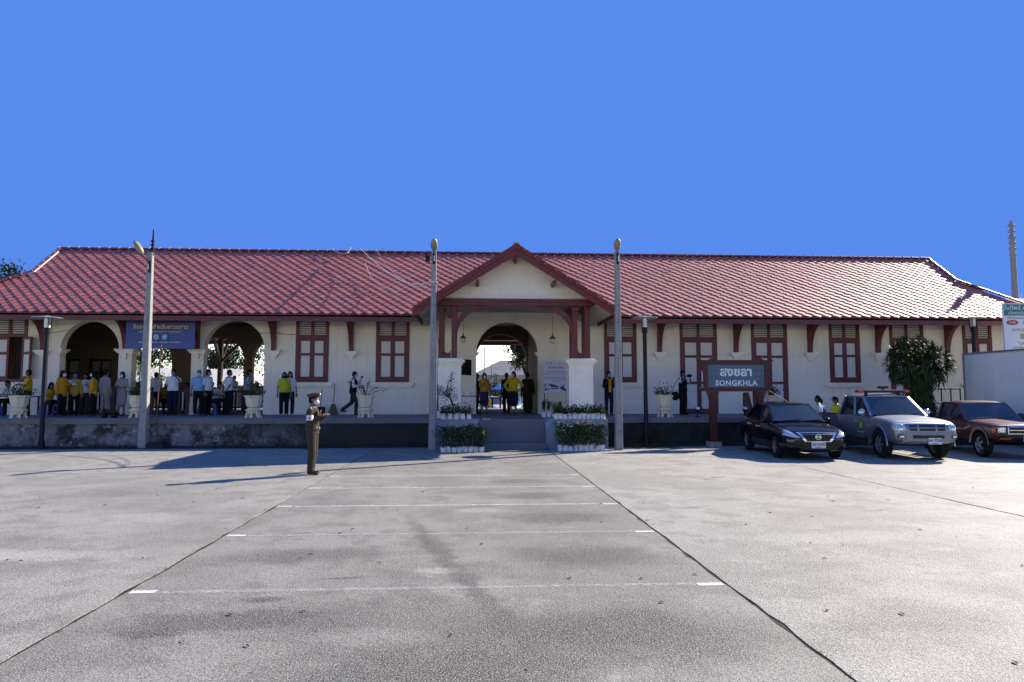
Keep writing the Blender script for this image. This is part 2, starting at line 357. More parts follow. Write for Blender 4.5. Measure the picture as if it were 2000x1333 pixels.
for i in range(240):
    x = rnd.uniform(-21, 21); 
    if -1.4 < x < 4.4: continue
    blades(g, x, rnd.uniform(-4.75, -4.15), .01, rnd.randint(5, 16), .16, rnd.choice((.06,.10,.16)))
for i in range(60): blades(g, rnd.uniform(4.5, 6.6), rnd.uniform(-5.6, -4.3), .0, 14, .2, .12)
g.build('grass', M['grass'], kind='stuff')
g = MB()
for jx in (-3.047, 2.337):
    for i in range(26):
        y = rnd.choice((-22.6,-21.3,-19.6,-17.8))+rnd.gauss(0,.25); blades(g, jx+rnd.gauss(0, .008), y, -.01, rnd.randint(3, 8), .025, rnd.choice((.015,.02,.03)), .003)
M['drygrass'] = mat('joint_weeds', (.06,.06,.025), .9, .2, island=.5)
g.build('weeds', M['drygrass'], kind='stuff')
M['leaflit'] = mat('dry_leaf', (.06,.035,.02), .8, .2, island=.5)
g = MB()
for i in range(150):
    x = rnd.uniform(-9, 10); y = -23.3+rnd.random()**1.6*16; a = rnd.uniform(0, PI); w = rnd.uniform(.006, .02); q = rnd.uniform(.012, .045)
    c, s = math.cos(a), math.sin(a)
    g.add([(x-c*q, y-s*q, .006), (x+s*w, y-c*w, .012), (x+c*q, y+s*q, .008), (x-s*w, y+c*w, .016)], [(0,1,2,3)])
g.build('leaves', M['leaflit'], kind='stuff')
# ---------------------------------------------------------------- platform
PZ = .92
def rough_face(x0, x1, y, z0, z1, amp, sx=.12, sz=.1):
    g = MB(); nx = int((x1-x0)/sx); nz = max(2, int((z1-z0)/sz)); rr = random.Random(3)
    for j in range(nz+1):
        for i in range(nx+1):
            d = 0 if j in (nz,) else rr.uniform(-amp, amp)
            g.v.append((x0+(x1-x0)*i/nx, y+d-.05*(1-j/nz), z0+(z1-z0)*j/nz))
    for j in range(nz):
        for i in range(nx):
            a = j*(nx+1)+i; g.f.append((a, a+1, a+nx+2, a+nx+1))
    return g
g = MB(); g.box(-26, 26, -4.0, 12.0, -.02, PZ-.004); struct('platform', g, M['paveT'])
for a, b in ((-26, -1.17), (4.31, 26)):
    g = MB(); g.box(a, b, -4.13, -4.001, PZ-.17, PZ+.002); struct('platform_coping', g, M['coping'])
a = struct('platform_wall', rough_face(-26, -1.17, -4.06, -.02, PZ-.17, .022), M['stone'], 50)
a = struct('platform_wall', rough_face(4.31, 26, -4.06, -.02, PZ-.17, .022), M['stonedark'], 50)
g = MB(); g.box(-1.165, .2, -5.4, -4.135, -.02, PZ+.001); struct('porch_plinth', g, M['bluegrey'])
g = MB(); g.box(2.62, 4.305, -5.4, -4.135, -.02, PZ+.001); struct('porch_plinth', g, M['bluegrey'])
g = MB(); g.prism([(-5.4,-.02),(-4.135,-.02),(-4.135,PZ+.001),(-5.1,PZ+.001),(-5.4,.60)], 'x', 2.32, 2.615); struct('porch_plinth', g, M['bluegrey'])
g = MB(); g.box(.205, 2.315, -5.2, -4.005, -.02, PZ); struct('porch_landing', g, M['slate'])
g = MB(); g.box(.205, 2.315, -5.62, -5.204, -.02, .20); struct('porch_step', g, M['slate'])

# ---------------------------------------------------------------- the station
ST = thing('station_building', 'long cream railway station with red diamond tile roof and central gabled porch', 'building')
SY, SZ = 4.35, 3.21                                   # run and rise of the front slope
SLEN = math.hypot(SY, SZ); CS, SN = SY/SLEN, SZ/SLEN
EY, EZ, RY, RZ = -1.6, 4.67, 2.75, 7.88
XL, XR = -17.5, 20.75; BY = .95; BZ = EZ+(BY-EY)*SZ/SY; HW = BY-EY
PX, PH, PRZ, PEZ = 1.42, 3.32, 6.62, 4.52              # porch roof: middle, half width, ridge and eave heights
WT = 5.35                                              # wall top
def wall_with(ops, x0, x1, y0, y1, z0, z1, mats, name):
    """wall of piers, sills and arched or square openings; ops = (xa, xb, zbottom, zspring or ztop, arched)"""
    g = MB(); x = x0
    for xa, xb, zb, zs, ar in sorted(ops):
        g.box(x, xa, y0, y1, z0, z1)
        if zb > z0+.01: g.box(xa, xb, y0, y1, z0, zb)
        if ar:
            r = (xb-xa)/2; c = (xa+xb)/2; n = 28
            arc = [(c-r*math.cos(PI*i/n), zs+r*math.sin(PI*i/n)) for i in range(n+1)]
            for i in range(n):
                (ax, az), (bx, bz) = arc[i], arc[i+1]
                vs = [(ax,y0,az),(bx,y0,bz),(bx,y0,z1),(ax,y0,z1),(ax,y1,az),(bx,y1,bz),(bx,y1,z1),(ax,y1,z1)]
                g.add(vs, [(0,1,2,3),(5,4,7,6),(1,0,4,5)])
        else: g.box(xa, xb, y0, y1, zs, z1)
        x = xb
    g.box(x, x1, y0, y1, z0, z1)
    return g.build(name, mats, ST)
WIN = [(-18.27,-16.97),(-6.89,-5.62),(-3.79,-2.49),(5.25,6.56),(14.52,15.80),(20.2,21.45)]
DOOR = [(8.33,9.85),(11.27,12.76),(17.08,18.52)]
WB, WTOP = 2.17, 4.72
ARCH = [(-15.75,-13.57),(-13.08,-10.85),(-10.38,-8.08)]
CA = (.14, 2.60)
ops = [(a, b, WB, WTOP, 0) for a, b in WIN]+[(a, b, PZ, WTOP, 0) for a, b in DOOR]+[(a, b, PZ, 3.42, 1) for a, b in ARCH]+[(CA[0], CA[1], PZ, 3.33, 1)]
wall_with(ops, -19.0, 22.6, 0, .38, PZ, WT, M['cream'], 'front_wall')
ops = [(-16.0,-13.8,PZ,3.2,1),(-12.8,-10.55,PZ,3.2,1),(-10.2,-8.05,PZ,3.2,1),(.14,2.55,PZ,3.33,1),(-19.0,-17.9,PZ+.1,3.3,0),(-17.5,-16.5,PZ+.1,3.3,0)]
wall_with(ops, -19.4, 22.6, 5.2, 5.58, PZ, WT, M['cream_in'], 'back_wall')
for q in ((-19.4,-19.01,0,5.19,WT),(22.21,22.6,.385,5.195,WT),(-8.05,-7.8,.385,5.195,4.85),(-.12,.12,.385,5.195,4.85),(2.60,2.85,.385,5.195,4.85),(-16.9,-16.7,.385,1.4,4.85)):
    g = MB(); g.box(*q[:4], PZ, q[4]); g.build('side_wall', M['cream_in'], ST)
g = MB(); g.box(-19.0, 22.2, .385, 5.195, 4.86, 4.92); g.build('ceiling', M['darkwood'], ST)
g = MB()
for a, b in ((-7.79,-.13),(2.86,22.2)): g.box(a, b, .9, 1.0, PZ, 4.85)     # near-black walls stand in for unlit closed rooms behind the windows
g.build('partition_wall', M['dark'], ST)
xs = [-19.0]+[v for a, b in sorted(DOOR+ARCH+[CA]) for v in (a, b)]+[22.6]
for i in range(0, len(xs), 2):
    g = MB(); g.box(xs[i], xs[i+1], -.03, -.002, PZ, 1.40); g.build('plinth_band', M['cream'], ST)
M['dimglass'] = mat('dim_door_glass', (.10,.10,.10), .3, .3, trans=(.10,(.6,.62,.62)))  # panes greyed in colour to dim the daylight through them
for xa, xb in ((-19.0,-17.9),(-17.5,-16.5)):
    f = MB(); 
    for x in (xa, (xa+xb)/2-.04, xb-.08): f.box(x, x+.08, 5.3, 5.38, PZ+.1, 3.3)
    for z in (PZ+.1, 1.9, 2.6, 3.2): f.box(xa, xb, 5.31, 5.37, z, z+.1)
    d = f.build('door', M['darkwood'], ST)
    for k in range(2):
        for z0, z1 in ((2.0,2.6),(2.7,3.2),(PZ+.2,1.9)):
            p = MB(); x = xa+.082 if k == 0 else (xa+xb)/2+.042; p.box(x, x+(xb-xa)/2-.124, 5.33, 5.345, z0-.05, z1+.05); p.build('pane', M['dimglass'] if z0 > 1.9 else M['darkwood'], d)
# imposts and capitals
def mould(g, x0, x1, y0, y1, z, steps):
    for dz0, dz1, p in steps: g.box(x0-p, x1+p, y0-p, y1+p, z+dz0, z+dz1)
CAP = [(.0,.05,.05),(.05,.10,.09),(.10,.155,.13)]
for x0, x1 in ((-13.57,-13.08),(-10.85,-10.38)):
    g = MB(); mould(g, x0, x1, 0, .38, 3.28, CAP); g.box(x0+.17, x1-.17, -.1, -.004, 3.1, 3.28); g.box(x0+.2, x1-.2, -.06, -.004, 3.02, 3.1); g.build('capital', M['white'], ST)
for x0, x1 in ((-16.35,-15.75),(-8.08,-7.55),(-.25,.14),(2.60,2.98)):
    g = MB(); mould(g, x0+.02, x1-.02, .03, .35, 3.21 if abs(x0) < 5 else 3.28, CAP); g.build('impost', M['white'], ST)
# timber eave brackets on corbels
BR = [-16.35,-13.32,-10.62,-7.72,-4.75,7.49,10.62,13.69,16.55,19.5]
cur = [(-.004,4.62),(-.95,4.62),(-.95,4.50)]+[(-.95+.84*math.sin(t*PI/16), 4.50-1.08*(1-math.cos(t*PI/16))) for t in range(1, 9)]+[(-.10,3.38),(-.004,3.38)]
gb = MB(); gb.prism(cur, 'x', -.085, .085); meb = gb.mesh('bracket', M['red']); fixn(meb)
gc = MB()
for z0, z1, w, d in ((3.30,3.375,.26,.26),(3.24,3.30,.22,.22),(3.18,3.24,.17,.17),(3.08,3.18,.10,.11),(3.02,3.08,.05,.06)): gc.box(-w, w, -d, -.004, z0, z1)
mec = gc.mesh('corbel', M['white'])
for i, x in enumerate(BR):
    o = link('bracket', meb, ST); o.location = (x, 0, 0)
    if i not in (1, 2):
        q = link('corbel', mec, o)
# windows and doors
def opening(xa, xb, zb, is_door, ajar=False):
    w = xb-xa; tr0, tr1 = 3.88, 3.99; f = MB(); y0, y1 = -.035, .10; s = .115
    f.box(xa, xa+s, y0, y1, zb, WTOP-.02); f.box(xb-s, xb, y0, y1, zb, WTOP-.02); f.box(xa+s, xb-s, y0, y1, tr0, tr1)
    f.box(xa+s, xb-s, y0, y1, WTOP-.14, WTOP-.02); cx = (xa+xb)/2; f.box(cx-.045, cx+.045, y0-.004, y1, tr1, WTOP-.14)
    if not is_door: f.box(xa+s, xb-s, y0, y1, zb, zb+.11)
    o = f.build('door' if is_door else 'window', M['red'], ST)
    sm = MB(); sw = w/2-s-.045; sm.box(-sw/2+.006, sw/2-.006, -.006, .006, -.036, .036); me = sm.mesh('slat', M['panel'])
    n = 7
    for k in range(2):
        for i in range(n):
            q = link('slat', me, o); q.location = ((xa+s+sw/2) if k == 0 else (xb-s-sw/2), .03, tr1+.05+(WTOP-.16-tr1-.05)*i/(n-1)); q.rotation_euler = (R(48), 0, 0)
    bk = MB(); bk.box(xa+s+.002, xb-s-.002, .085, .095, tr1+.002, WTOP-.145); bk.build('vent_backing', M['dark'], o)  # near-black sheet puts the shade behind the slats into colour
    z0 = zb+(.0 if is_door else .11); z1 = tr0; lw = (w-2*s)/2
    rails = [z1-.11] + ([3.16, 2.10] if is_door else [3.20]) + [z0]
    for k in range(2):
        lf = MB(); a = xa+s+k*lw; a2 = a+lw; st = .085
        piv = None
        if ajar and k == 1: piv = (xb-s, .0)
        def B(g, x0, x1, yy0, yy1, zz0, zz1):
            if piv:
                m = Matrix.Translation((piv[0], piv[1]-.05, 0)) @ Matrix.Rotation(R(152), 4, 'Z') @ Matrix.Translation((-piv[0], -piv[1], 0)); g.box(x0, x1, yy0, yy1, zz0, zz1, m)
            else: g.box(x0, x1, yy0, yy1, zz0, zz1)
        B(lf, a+.003, a+st, -.02, .04, z0+.004, z1-.004); B(lf, a2-st, a2-.003, -.02, .04, z0+.004, z1-.004)
        pr = None
        for i, z in enumerate(rails):
            h = .105 if i else .106
            if is_door and i == len(rails)-1: h = .20
            B(lf, a+st, a2-st, -.02, .04, z+.004, z+h)
            if pr is not None:
                p = MB(); B(p, a+st+.002, a2-st-.002, .005, .02, z+h+.002, pr+.002); p.build('panel', M['panel'], o)
            pr = z
        lf.build('shutter' if not is_door else 'door_leaf', M['red'], o)
    if is_door:
        h = MB(); h.ell((cx+.03, -.05, 1.95), (.035,.03,.035)); h.build('handle', M['steel'], o, 60)
    else:
        sl_ = MB(); sl_.box(xa-.20, xb+.20, -.13, -.002, zb-.12, zb-.02); sl_.box(xa-.14, xb+.14, -.09, -.002, zb-.19, zb-.12); sl_.build('sill', M['white'], o)
    return o
for i, (a, b) in enumerate(WIN): opening(a, b, WB, False, ajar=(i == 0))
for a, b in DOOR: opening(a, b, PZ+.005, True)
g = MB(); g.box(-17.6, -17.12, .3, .34, 2.3, 3.85); g.build('unlit_room_panel', M['dark'], ST)  # near-black panel stands in for the unlit room behind the open leaf

# roof deck, fascia, soffit
def z_front(y): return EZ+(y-EY)*SZ/SY
d = .05
roof = MB()
def deck(pts, off=(0,0,-.06)): roof.slab(pts, off)
vy = EY+(PRZ-EZ)*SY/SZ
deck([(XL-HW,EY,EZ-d),(PX-PH-.02,EY,EZ-d),(PX,vy,PRZ-d),(PX,RY,RZ-d),(XL,RY,RZ-d),(XL,BY,BZ-d)])
deck([(XR+HW,EY,EZ-d),(XR,BY,BZ-d),(XR,RY,RZ-d),(PX,RY,RZ-d),(PX,vy,PRZ-d),(PX+PH+.02,EY,EZ-d)])
BEY = 2*RY-EY; BBY = 2*RY-BY
deck([(XL-HW,BEY,EZ-d),(XL,BBY,BZ-d),(XL,RY,RZ-d),(XR,RY,RZ-d),(XR,BBY,BZ-d),(XR+HW,BEY,EZ-d)])
deck([(XL-HW,EY,EZ-d),(XL,BY,BZ-d),(XL,BBY,BZ-d),(XL-HW,BEY,EZ-d)]); deck([(XR+HW,EY,EZ-d),(XR+HW,BEY,EZ-d),(XR,BBY,BZ-d),(XR,BY,BZ-d)])
ROOF = roof.build('roof', M['ridge'], ST, fix=True)
g = MB()
for X in (XL+.12, XR-.12): g.prism([(BY,BZ-.1),(BBY,BZ-.1),(RY,RZ-.15)], 'x', X-.05, X+.05)
g.build('gablet', M['cream'], ST)
pr = MB()
for s in (-1, 1):
    e = PX+s*PH
    pr.slab([(PX,-4.86,PRZ-d),(e,-4.86,PEZ-d),(e,EY,PEZ-d),(PX,vy,PRZ-d)] if s > 0 else [(PX,-4.86,PRZ-d),(PX,vy,PRZ-d),(e,EY,PEZ-d),(e,-4.86,PEZ-d)], (0,0,-.06))
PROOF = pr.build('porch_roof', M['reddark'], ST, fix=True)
g = MB()
for a, b in ((XL-HW+.02, PX-PH+.02), (PX+PH-.02, XR+HW-.02)): g.box(a, b, EY+.0, EY+.05, 4.385, EZ-.03)
g.build('fascia', M['red'], ST)
g = MB()
for X in (XL-HW, XR+HW-.05): g.box(X, X+.05, EY+.052, BEY-.052, 4.385, EZ-.03)
g.box(XL-HW, XR+HW, BEY-.05, BEY, 4.385, EZ-.03); g.build('fascia', M['red'], ST)
g = MB()                                                # sloped soffit boards under the front eave
for a, b in ((XL-HW+.1, PX-PH-.02), (PX+PH+.02, XR+HW-.1)):
    g.slab([(a,EY+.055,EZ-.16),(b,EY+.055,EZ-.16),(b,-.003,z_front(0)-.17),(a,-.003,z_front(0)-.17)], (0,0,-.02))
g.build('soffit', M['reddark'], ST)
# porch returns of the main eave
for s in (-1, 1):
    g = MB(); e = PX+s*(PH-.03); g.box(e-.025, e+.025, -4.72, EY-.004, PEZ-.26, PEZ-.12)
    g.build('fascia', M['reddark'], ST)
    g = MB(); e0 = PX+s*(PH-.07); e1 = PX+s*2.70
    zz = lambda x: PRZ-abs(x-PX)*(PRZ-PEZ)/PH-.19
    g.slab([(e0,-4.70,zz(e0)),(e1,-4.70,zz(e1)),(e1,-.004,zz(e1)),(e0,-.004,zz(e0))], (0,0,.02)); g.build('soffit', M['soffit'], ST, fix=True)
# tiles: one diamond tile mesh; the nearest are parts, the rest one joined part
TH, TS = .195, .205
def tile_verts():
    top = [(0,TS,.004),(-TH,0,.030),(0,-TS,.060),(TH,0,.030)]
    return top+[(-TH,0,-.01),(0,-TS,-.008),(TH,0,-.01)], [(0,1,2,3),(1,4,5,2),(2,5,6,3)]
tv, tf = tile_verts()
tm = MB(); tm.add(tv, tf); TILE = tm.mesh('tile', M['tile'])
cands = []
def place(face_o, ex, es, en, nrow, ncol, x0, ok):
    for r in range(nrow):
        s = .195+r*TS
        for k in range(ncol):
            u = x0+k*2*TH+(r % 2)*TH
            if ok(u, s):
                p = face_o+ex*u+es*s
                cands.append((p, ex, es, en))
exv = Vector((1,0,0)); esv = Vector((0,CS,SN)); env = Vector((0,-SN,CS))
def ok_main(u, s):
    y = EY+s*CS
    if s > SLEN-.06: return False
    if y < BY:
        e = HW-(y-EY)
        if not (XL-e-.02 < u < XR+e+.02): return False
    elif not (XL-.02 < u < XR+.02): return False
    hw = PH*(1-(y-EY)/(vy-EY))
    return abs(u-PX) > hw+.02
place(Vector((0,EY,EZ-.045)), exv, esv, env, 27, 120, -20.2, ok_main)
n_main = len(cands)
PL = math.hypot(PH, PRZ-PEZ)
for s_ in (-1, 1):
    es = Vector((-s_*PH, 0, PRZ-PEZ)).normalized(); ex = Vector((0, s_, 0)); en = ex.cross(es)
    o = Vector((PX+s_*PH, 0, PEZ-.045))
    def okp(u, s, s_=s_):
        y = u*s_; f = s/PL
        return s < PL-.05 and -4.86 < y < EY+(vy-EY)*f
    place(o, ex, es, en, 19, 40, -7.0, okp)
cp = Vector((0,-27,1.75))
order = sorted(range(n_main), key=lambda i: (cands[i][0]-cp).length)
near = set(order[:300]); rest = MB(); jr = random.Random(11)
for i, (p, ex, es, en) in enumerate(cands):
    ta = jr.gauss(0, .012); tb = jr.gauss(0, .012)
    m3 = Matrix((ex, es, en)).transposed(); m = Matrix.Translation(p) @ m3.to_4x4() @ Euler((ta, tb, jr.gauss(0, .01))).to_matrix().to_4x4()
    if i in near:
        o = link('tile', TILE, ROOF); o.matrix_local = m
    else: rest.add([m @ Vector(v) for v in tv], tf)
rest.build('tile', M['tile'], ROOF, kind='stuff')
# ridge and hip tiles
def ridge_tiles(a, b, parent=ROOF, step=.42, r=.12):
    a = Vector(a); b = Vector(b); n = max(1, round((b-a).length/step)); d = (b-a).normalized(); ln = (b-a).length/n
    sd = d.cross(Vector((0,0,1))).normalized(); up = sd.cross(d)
    if up.z < 0: up = -up
    seg = 6; g = MB(); vs = []
    for t, q in ((0, r*1.0), (ln*1.02, r*.92)):
        for k in range(seg+1):
            an = PI*k/seg; vs.append(Vector((t, math.cos(an)*q, math.sin(an)*q*.8)))
    g.add(vs, [(k, k+1, seg+2+k, seg+1+k) for k in range(seg)]); me = g.mesh('ridge_tile', M['ridge'], 40)
    c = MB(); vs = []
    for t, q in ((-.02, r*1.10), (.015, r*1.10)):
        for k in range(seg+1):
            an = PI*k/seg; vs.append(Vector((t, math.cos(an)*q, math.sin(an)*q*.86)))
    c.add(vs, [(k, k+1, seg+2+k, seg+1+k) for k in range(seg)]+[tuple(range(seg+1)), tuple(range(2*seg+1, seg, -1))]); mc = c.mesh('collar', M['collar'])
    rot = Matrix((d, sd, up)).transposed().to_4x4()
    for i in range(n):
        m = Matrix.Translation(a+d*ln*i) @ rot
        o = link('ridge_tile', me, parent); o.matrix_local = m
        o = link('ridge_collar', mc, parent); o.matrix_local = m
ridge_tiles((XL-.1,RY,RZ-.01), (XR+.1,RY,RZ-.01))
for X, sg in ((XL,-1),(XR,1)):
    ridge_tiles((X+sg*.02,RY-.1,RZ-.06), (X+sg*.02,BY,BZ+.0), r=.10); ridge_tiles((X+sg*.02,BY,BZ+.02), (X+sg*HW,EY,EZ+.0), r=.10)
ridge_tiles((PX,-4.84,PRZ), (PX,vy,PRZ), r=.11)
# porch: bargeboards, beam, gable, ceiling, posts, piers
sl_ = (PRZ-PEZ)/PH
for s in (-1, 1):
    e = PX+s*(PH+.06); zt = lambda x: PRZ+.02-abs(x-PX)*sl_
    pts = [(PX, zt(PX)), (e, zt(e)), (e, zt(e)-.31), (PX, zt(PX)-.37)]
    g = MB(); g.prism(pts, 'y', -4.93, -4.87); g.prism([(PX, zt(PX)+.015), (e, zt(e)+.015), (e, zt(e)-.13), (PX, zt(PX)-.15)], 'y', -4.965, -4.932)
    g.build('bargeboard', M['redworn'], ST, fix=True)
for x in (PX-1.27, PX, PX+1.27):
    g = MB(); z = PRZ-abs(x-PX)*sl_-.42; g.box(x-.055, x+.055, -4.86, -4.12, z-.08, z+.06); g.build('purlin_end', M['red'], ST)
g = MB(); g.prism([(PX-2.42,5.06),(PX+2.42,5.06),(PX,PRZ-.16)], 'y', -4.17, -4.10); g.build('gable', M['cream'], ST)
g = MB(); g.box(PX-2.62, PX+2.62, -4.20, -4.10, 4.905, 5.058); g.box(PX-2.5, PX+2.5, -4.235, -4.202, 5.02, 5.058); g.build('gable_moulding', M['white'], ST)
g = MB(); g.box(PX-2.66, PX+2.62, -4.32, -4.12, 4.68, 4.80); g.box(PX-2.68, PX+2.64, -4.36, -4.12, 4.802, 4.90)
for x in (PX-2.3, PX+2.26): g.box(x-.09, x+.09, -4.115, -.003, 4.70, 4.88)
g.build('beam', M['red'], ST)
g = MB(); g.box(PX-2.7, PX+2.68, -4.1, -.003, 4.95, 4.97); g.build('porch_ceiling', M['soffit'], ST)
for pc, xs in ((-.80, (-1.06,-.625)), (3.66, (3.46,3.89))):
    p = MB(); p.box(pc-.41, pc+.41, -4.10, -3.30, PZ+.003, 2.66); p.box(pc-.45, pc+.45, -4.14, -3.26, PZ+.003, 1.12)
    mould(p, pc-.41, pc+.41, -4.10, -3.30, 2.66, [(0,.07,.03),(.07,.13,.07),(.13,.20,.12)]); p.box(pc-.46, pc+.46, -4.15, -3.25, 2.86, 2.91)
    pier = p.build('pier', M['white'], ST)
    for x in xs:
        for y in (-4.0, -3.42):
            q = MB(); q.box(x-.09, x+.09, y-.09, y+.09, 2.912, 4.68); q.box(x-.12, x+.12, y-.12, y+.12, 4.56, 4.675); q.build('post', M['red'], pier)
    x0, x1 = xs[0]+.092, xs[1]-.092; c = (x0+x1)/2; r = (x1-x0)/2-.02
    prof = [(x0,2.915),(x1,2.915),(x1,3.22)]+[(c+r*math.cos(-t*PI/12), 3.20+r*math.sin(-t*PI/12)) for t in range(0, 13)]+[(x0,3.22)]
    q = MB()
    for i in range(3, len(prof)-2):
        a, b = prof[i], prof[i+1]; q.prism([(a[0],2.915),(b[0],2.915),b,a], 'y', -4.04, -3.96)
    q.build('base_board', M['red'], pier, fix=True)
    s = 1 if pc < 0 else -1; xi = xs[1]+.092 if s > 0 else xs[0]-.092
    n = 12; outer = []; inner = []
    for i in range(n+1):
        t = i/n*PI/2
        outer.append((xi+s*1.22*(1-math.cos(t)), 3.62+1.055*math.sin(t))); inner.append((xi+s*(.15+.72*(1-math.cos(t))), 4.02+.655*math.sin(t)))
    q = MB()
    for i in range(n): q.prism([outer[i], outer[i+1], (inner[i+1][0]-s*.15, inner[i+1][1]), (inner[i][0]-s*.15, inner[i][1])], 'y', -4.06, -3.94)
    q.build('brace', M['red'], pier, fix=True)
# rear canopy on posts with spreading braces
g = MB(); g.slab([(-20,5.6,5.2),(22,5.6,5.2),(22,11.6,4.72),(-20,11.6,4.72)], (0,0,-.06)); g.box(-20, 22, 11.55, 11.6, 4.46, 4.70); cn = g.build('canopy', M['soffit'], ST)
g = MB(); g.box(-20, 22, 11.602, 11.64, 4.44, 4.72); g.box(-20, 22, 11.5, 11.545, 4.50, 4.66); g.build('fascia', M['red'], ST)
M['timber'] = mat('varnished_post', (.13,.062,.032), .5, .4, nz=(4,.3))
for x in (-18.5,-13.35,-6.0,-1.6,4.6,9.0,14.0):
    g = MB(); g.box(x-.11, x+.11, 9.89, 10.11, PZ, 4.66)
    for dx, dy in ((-1.3,0),(1.3,0),(0,-1.2),(0,1.2)): g.bar((x,10,3.35),(x+dx,10+dy,4.72),.12,.12)
    g.build('canopy_post', M['timber'], ST)
# ---------------------------------------------------------------- lettering
def text_mesh(s, size, mat_, depth=.004, bold=0.0, sx=1.0, spacing=1.0, name='lettering'):
    cu = bpy.data.curves.new('text', 'FONT'); cu.body = s; cu.size = size; cu.align_x = 'CENTER'; cu.align_y = 'CENTER'
    cu.extrude = depth; cu.offset = bold; cu.space_character = spacing; cu.resolution_u = 3
    o = bpy.data.objects.new('text', cu); COL.objects.link(o); me = evalmesh(o); bpy.data.objects.remove(o)
    for v in me.vertices: v.co.x *= sx
    me.materials.clear(); me.materials.append(mat_); me.name = name; return me
def put_text(s, size, m, parent, x, y, z, **k):
    """lettering that faces -Y, centred on x, z"""
    nm = k.pop('name', 'lettering'); rz = k.pop('rz', 0); me = text_mesh(s, size, m, name=nm, **k)
    o = link(nm, me, parent); o.location = (x, y, z); o.rotation_euler = (PI/2, 0, rz); return o
M['wtext'] = mat('white_lettering', (.72,.74,.76), .5)
M['gtext'] = mat('gold_lettering', (.55,.45,.18), .5)
M['ktext'] = mat('black_lettering', (.02,.02,.025), .6)
M['rtext'] = mat('red_lettering', (.42,.05,.04), .6)
def disc(name, x, y, z, r, m, parent, seg=20, t=.004, sz=1.0):
    g = MB(); g.prism([(x+r*math.cos(2*PI*i/seg), z+r*sz*math.sin(2*PI*i/seg)) for i in range(seg)], 'y', y-t, y); return g.build(name, m, parent)

# ---------------------------------------------------------------- poles with lamp heads
def pole(x, y, h, w0, w1, label, lean=0.0, rz=0.0):
    t = thing('street_pole', label, 'street pole', (x, y, 0), rz, 'concrete street light poles in front of the platform')
    g = MB(); d = lean
    a = [(-w0/2,-w0/2,0),(w0/2,-w0/2,0),(w0/2,w0/2,0),(-w0/2,w0/2,0)]; b = [(d-w1/2,-w1/2,h),(d+w1/2,-w1/2,h),(d+w1/2,w1/2,h),(d-w1/2,w1/2,h)]
    g.add(a+b, [(3,2,1,0),(4,5,6,7),(0,1,5,4),(1,2,6,5),(2,3,7,6),(3,0,4,7)])
    o = link('shaft', bevel(g.mesh('shaft', M['pole']), .012, 1), t)
    hm = MB(); hm.lathe([(.018,0),(.018,.003)], seg=8); hme = hm.mesh('bolt_hole', M['hole'])
    n = int(h/.55)
    for i in range(1, n):
        z = i*h/n; q = link('bolt_hole', hme, o); wz = w0+(w1-w0)*z/h
        q.location = (d*z/h, -wz/2-.0005, z); q.rotation_euler = (PI/2, 0, 0)
    return t
def slot(t, x, y, z0, z1, lx):
    g = MB(); g.box(x-.035, x+.035, y-.012, y-.002, z0, z1); g.build('bracket_plate', M['blackmetal'], t)
    g = MB(); g.box(x+lx-.013, x+lx+.013, y-.03, y-.013, z0+.10, z0+.27); g.build('lamp_tube', M['lampwhite'], t)
t = pole(-10.44, -4.5, 6.3, .245, .155, 'tallest concrete pole, with a slanting yellowed lamp and a dark rod on top, at left', -.0)
slot(t, .02, -.10, 5.62, 6.0, -.03)
g = MB(); g.tube([(.05,0,6.2),(.06,0,6.75),(.06,0,7.05)], [.05,.035,.025], 8)
for z in (6.4,6.52,6.64): g.lathe([(.06,0),(.06,.05)], (.05,0,z), 10)
g.build('rod', M['blackmetal'], t)
g = MB(); g.tube([(-.02,-.12,5.95),(-.05,-.16,6.15),(-.10,-.20,6.24)], .014, 6); g.build('arm', M['blackmetal'], t)
g = MB(); rot = Matrix.Translation((-.27,-.26,6.40)) @ Euler((0, R(-33), 0)).to_matrix().to_4x4(); g.ell((0,0,0), (.10,.12,.27), 14, 10, rot); g.build('lamp_head', M['amberlamp'], t, 50)
for x, y, h, lab, tw in ((-1.24,-5.62,6.2,'concrete pole at the corner of the left porch plinth',.06), (4.52,-5.95,6.2,'concrete pole beside the right flower rows, nearest the sign',-.06)):
    t = pole(x, y, h, .225, .15, lab, .01 if x < 0 else .02)
    slot(t, .01, -.09, 5.78, 6.12, .012 if x < 0 else .025)
    g = MB(); g.tube([(.0,-.10,6.0),(.0,-.13,6.2),(tw*.3,-.16,6.28)], .014, 6); g.build('arm', M['blackmetal'], t)
    g = MB(); rot = Matrix.Translation((tw*.4,-.24,6.37)) @ Euler((R(52), tw*2, 0)).to_matrix().to_4x4(); g.ell((0,0,0), (.11,.12,.24), 14, 10, rot); g.build('lamp_head', M['amberlamp'], t, 50)
    if x < 0:
        g = MB(); g.box(-.125,.135,-.115,.12,5.20,5.24); g.build('strap', M['cablewhite'], t)
        g = MB(); g.box(-.26,-.12,-.05,.05,5.88,6.06); g.box(-.25,-.19,-.03,.03,6.06,6.16); g.build('camera_box', M['blackmetal'], t)
        g = MB(); pts = [(.12,-.10,5.2),(.15,-.12,4.6),(.13,-.13,3.6),(.2,-.14,3.1),(.14,-.13,2.5),(.16,-.15,1.7),(.13,-.13,1.0)]; g.tube(pts, .01, 5); g.build('cable', M['cableblack'], t)
        g = MB(); g.tube([(.17,-.13,2.0),(.175,-.13,1.2)], .02, 6); g.build('cable_sleeve', M['cableblack'], t)
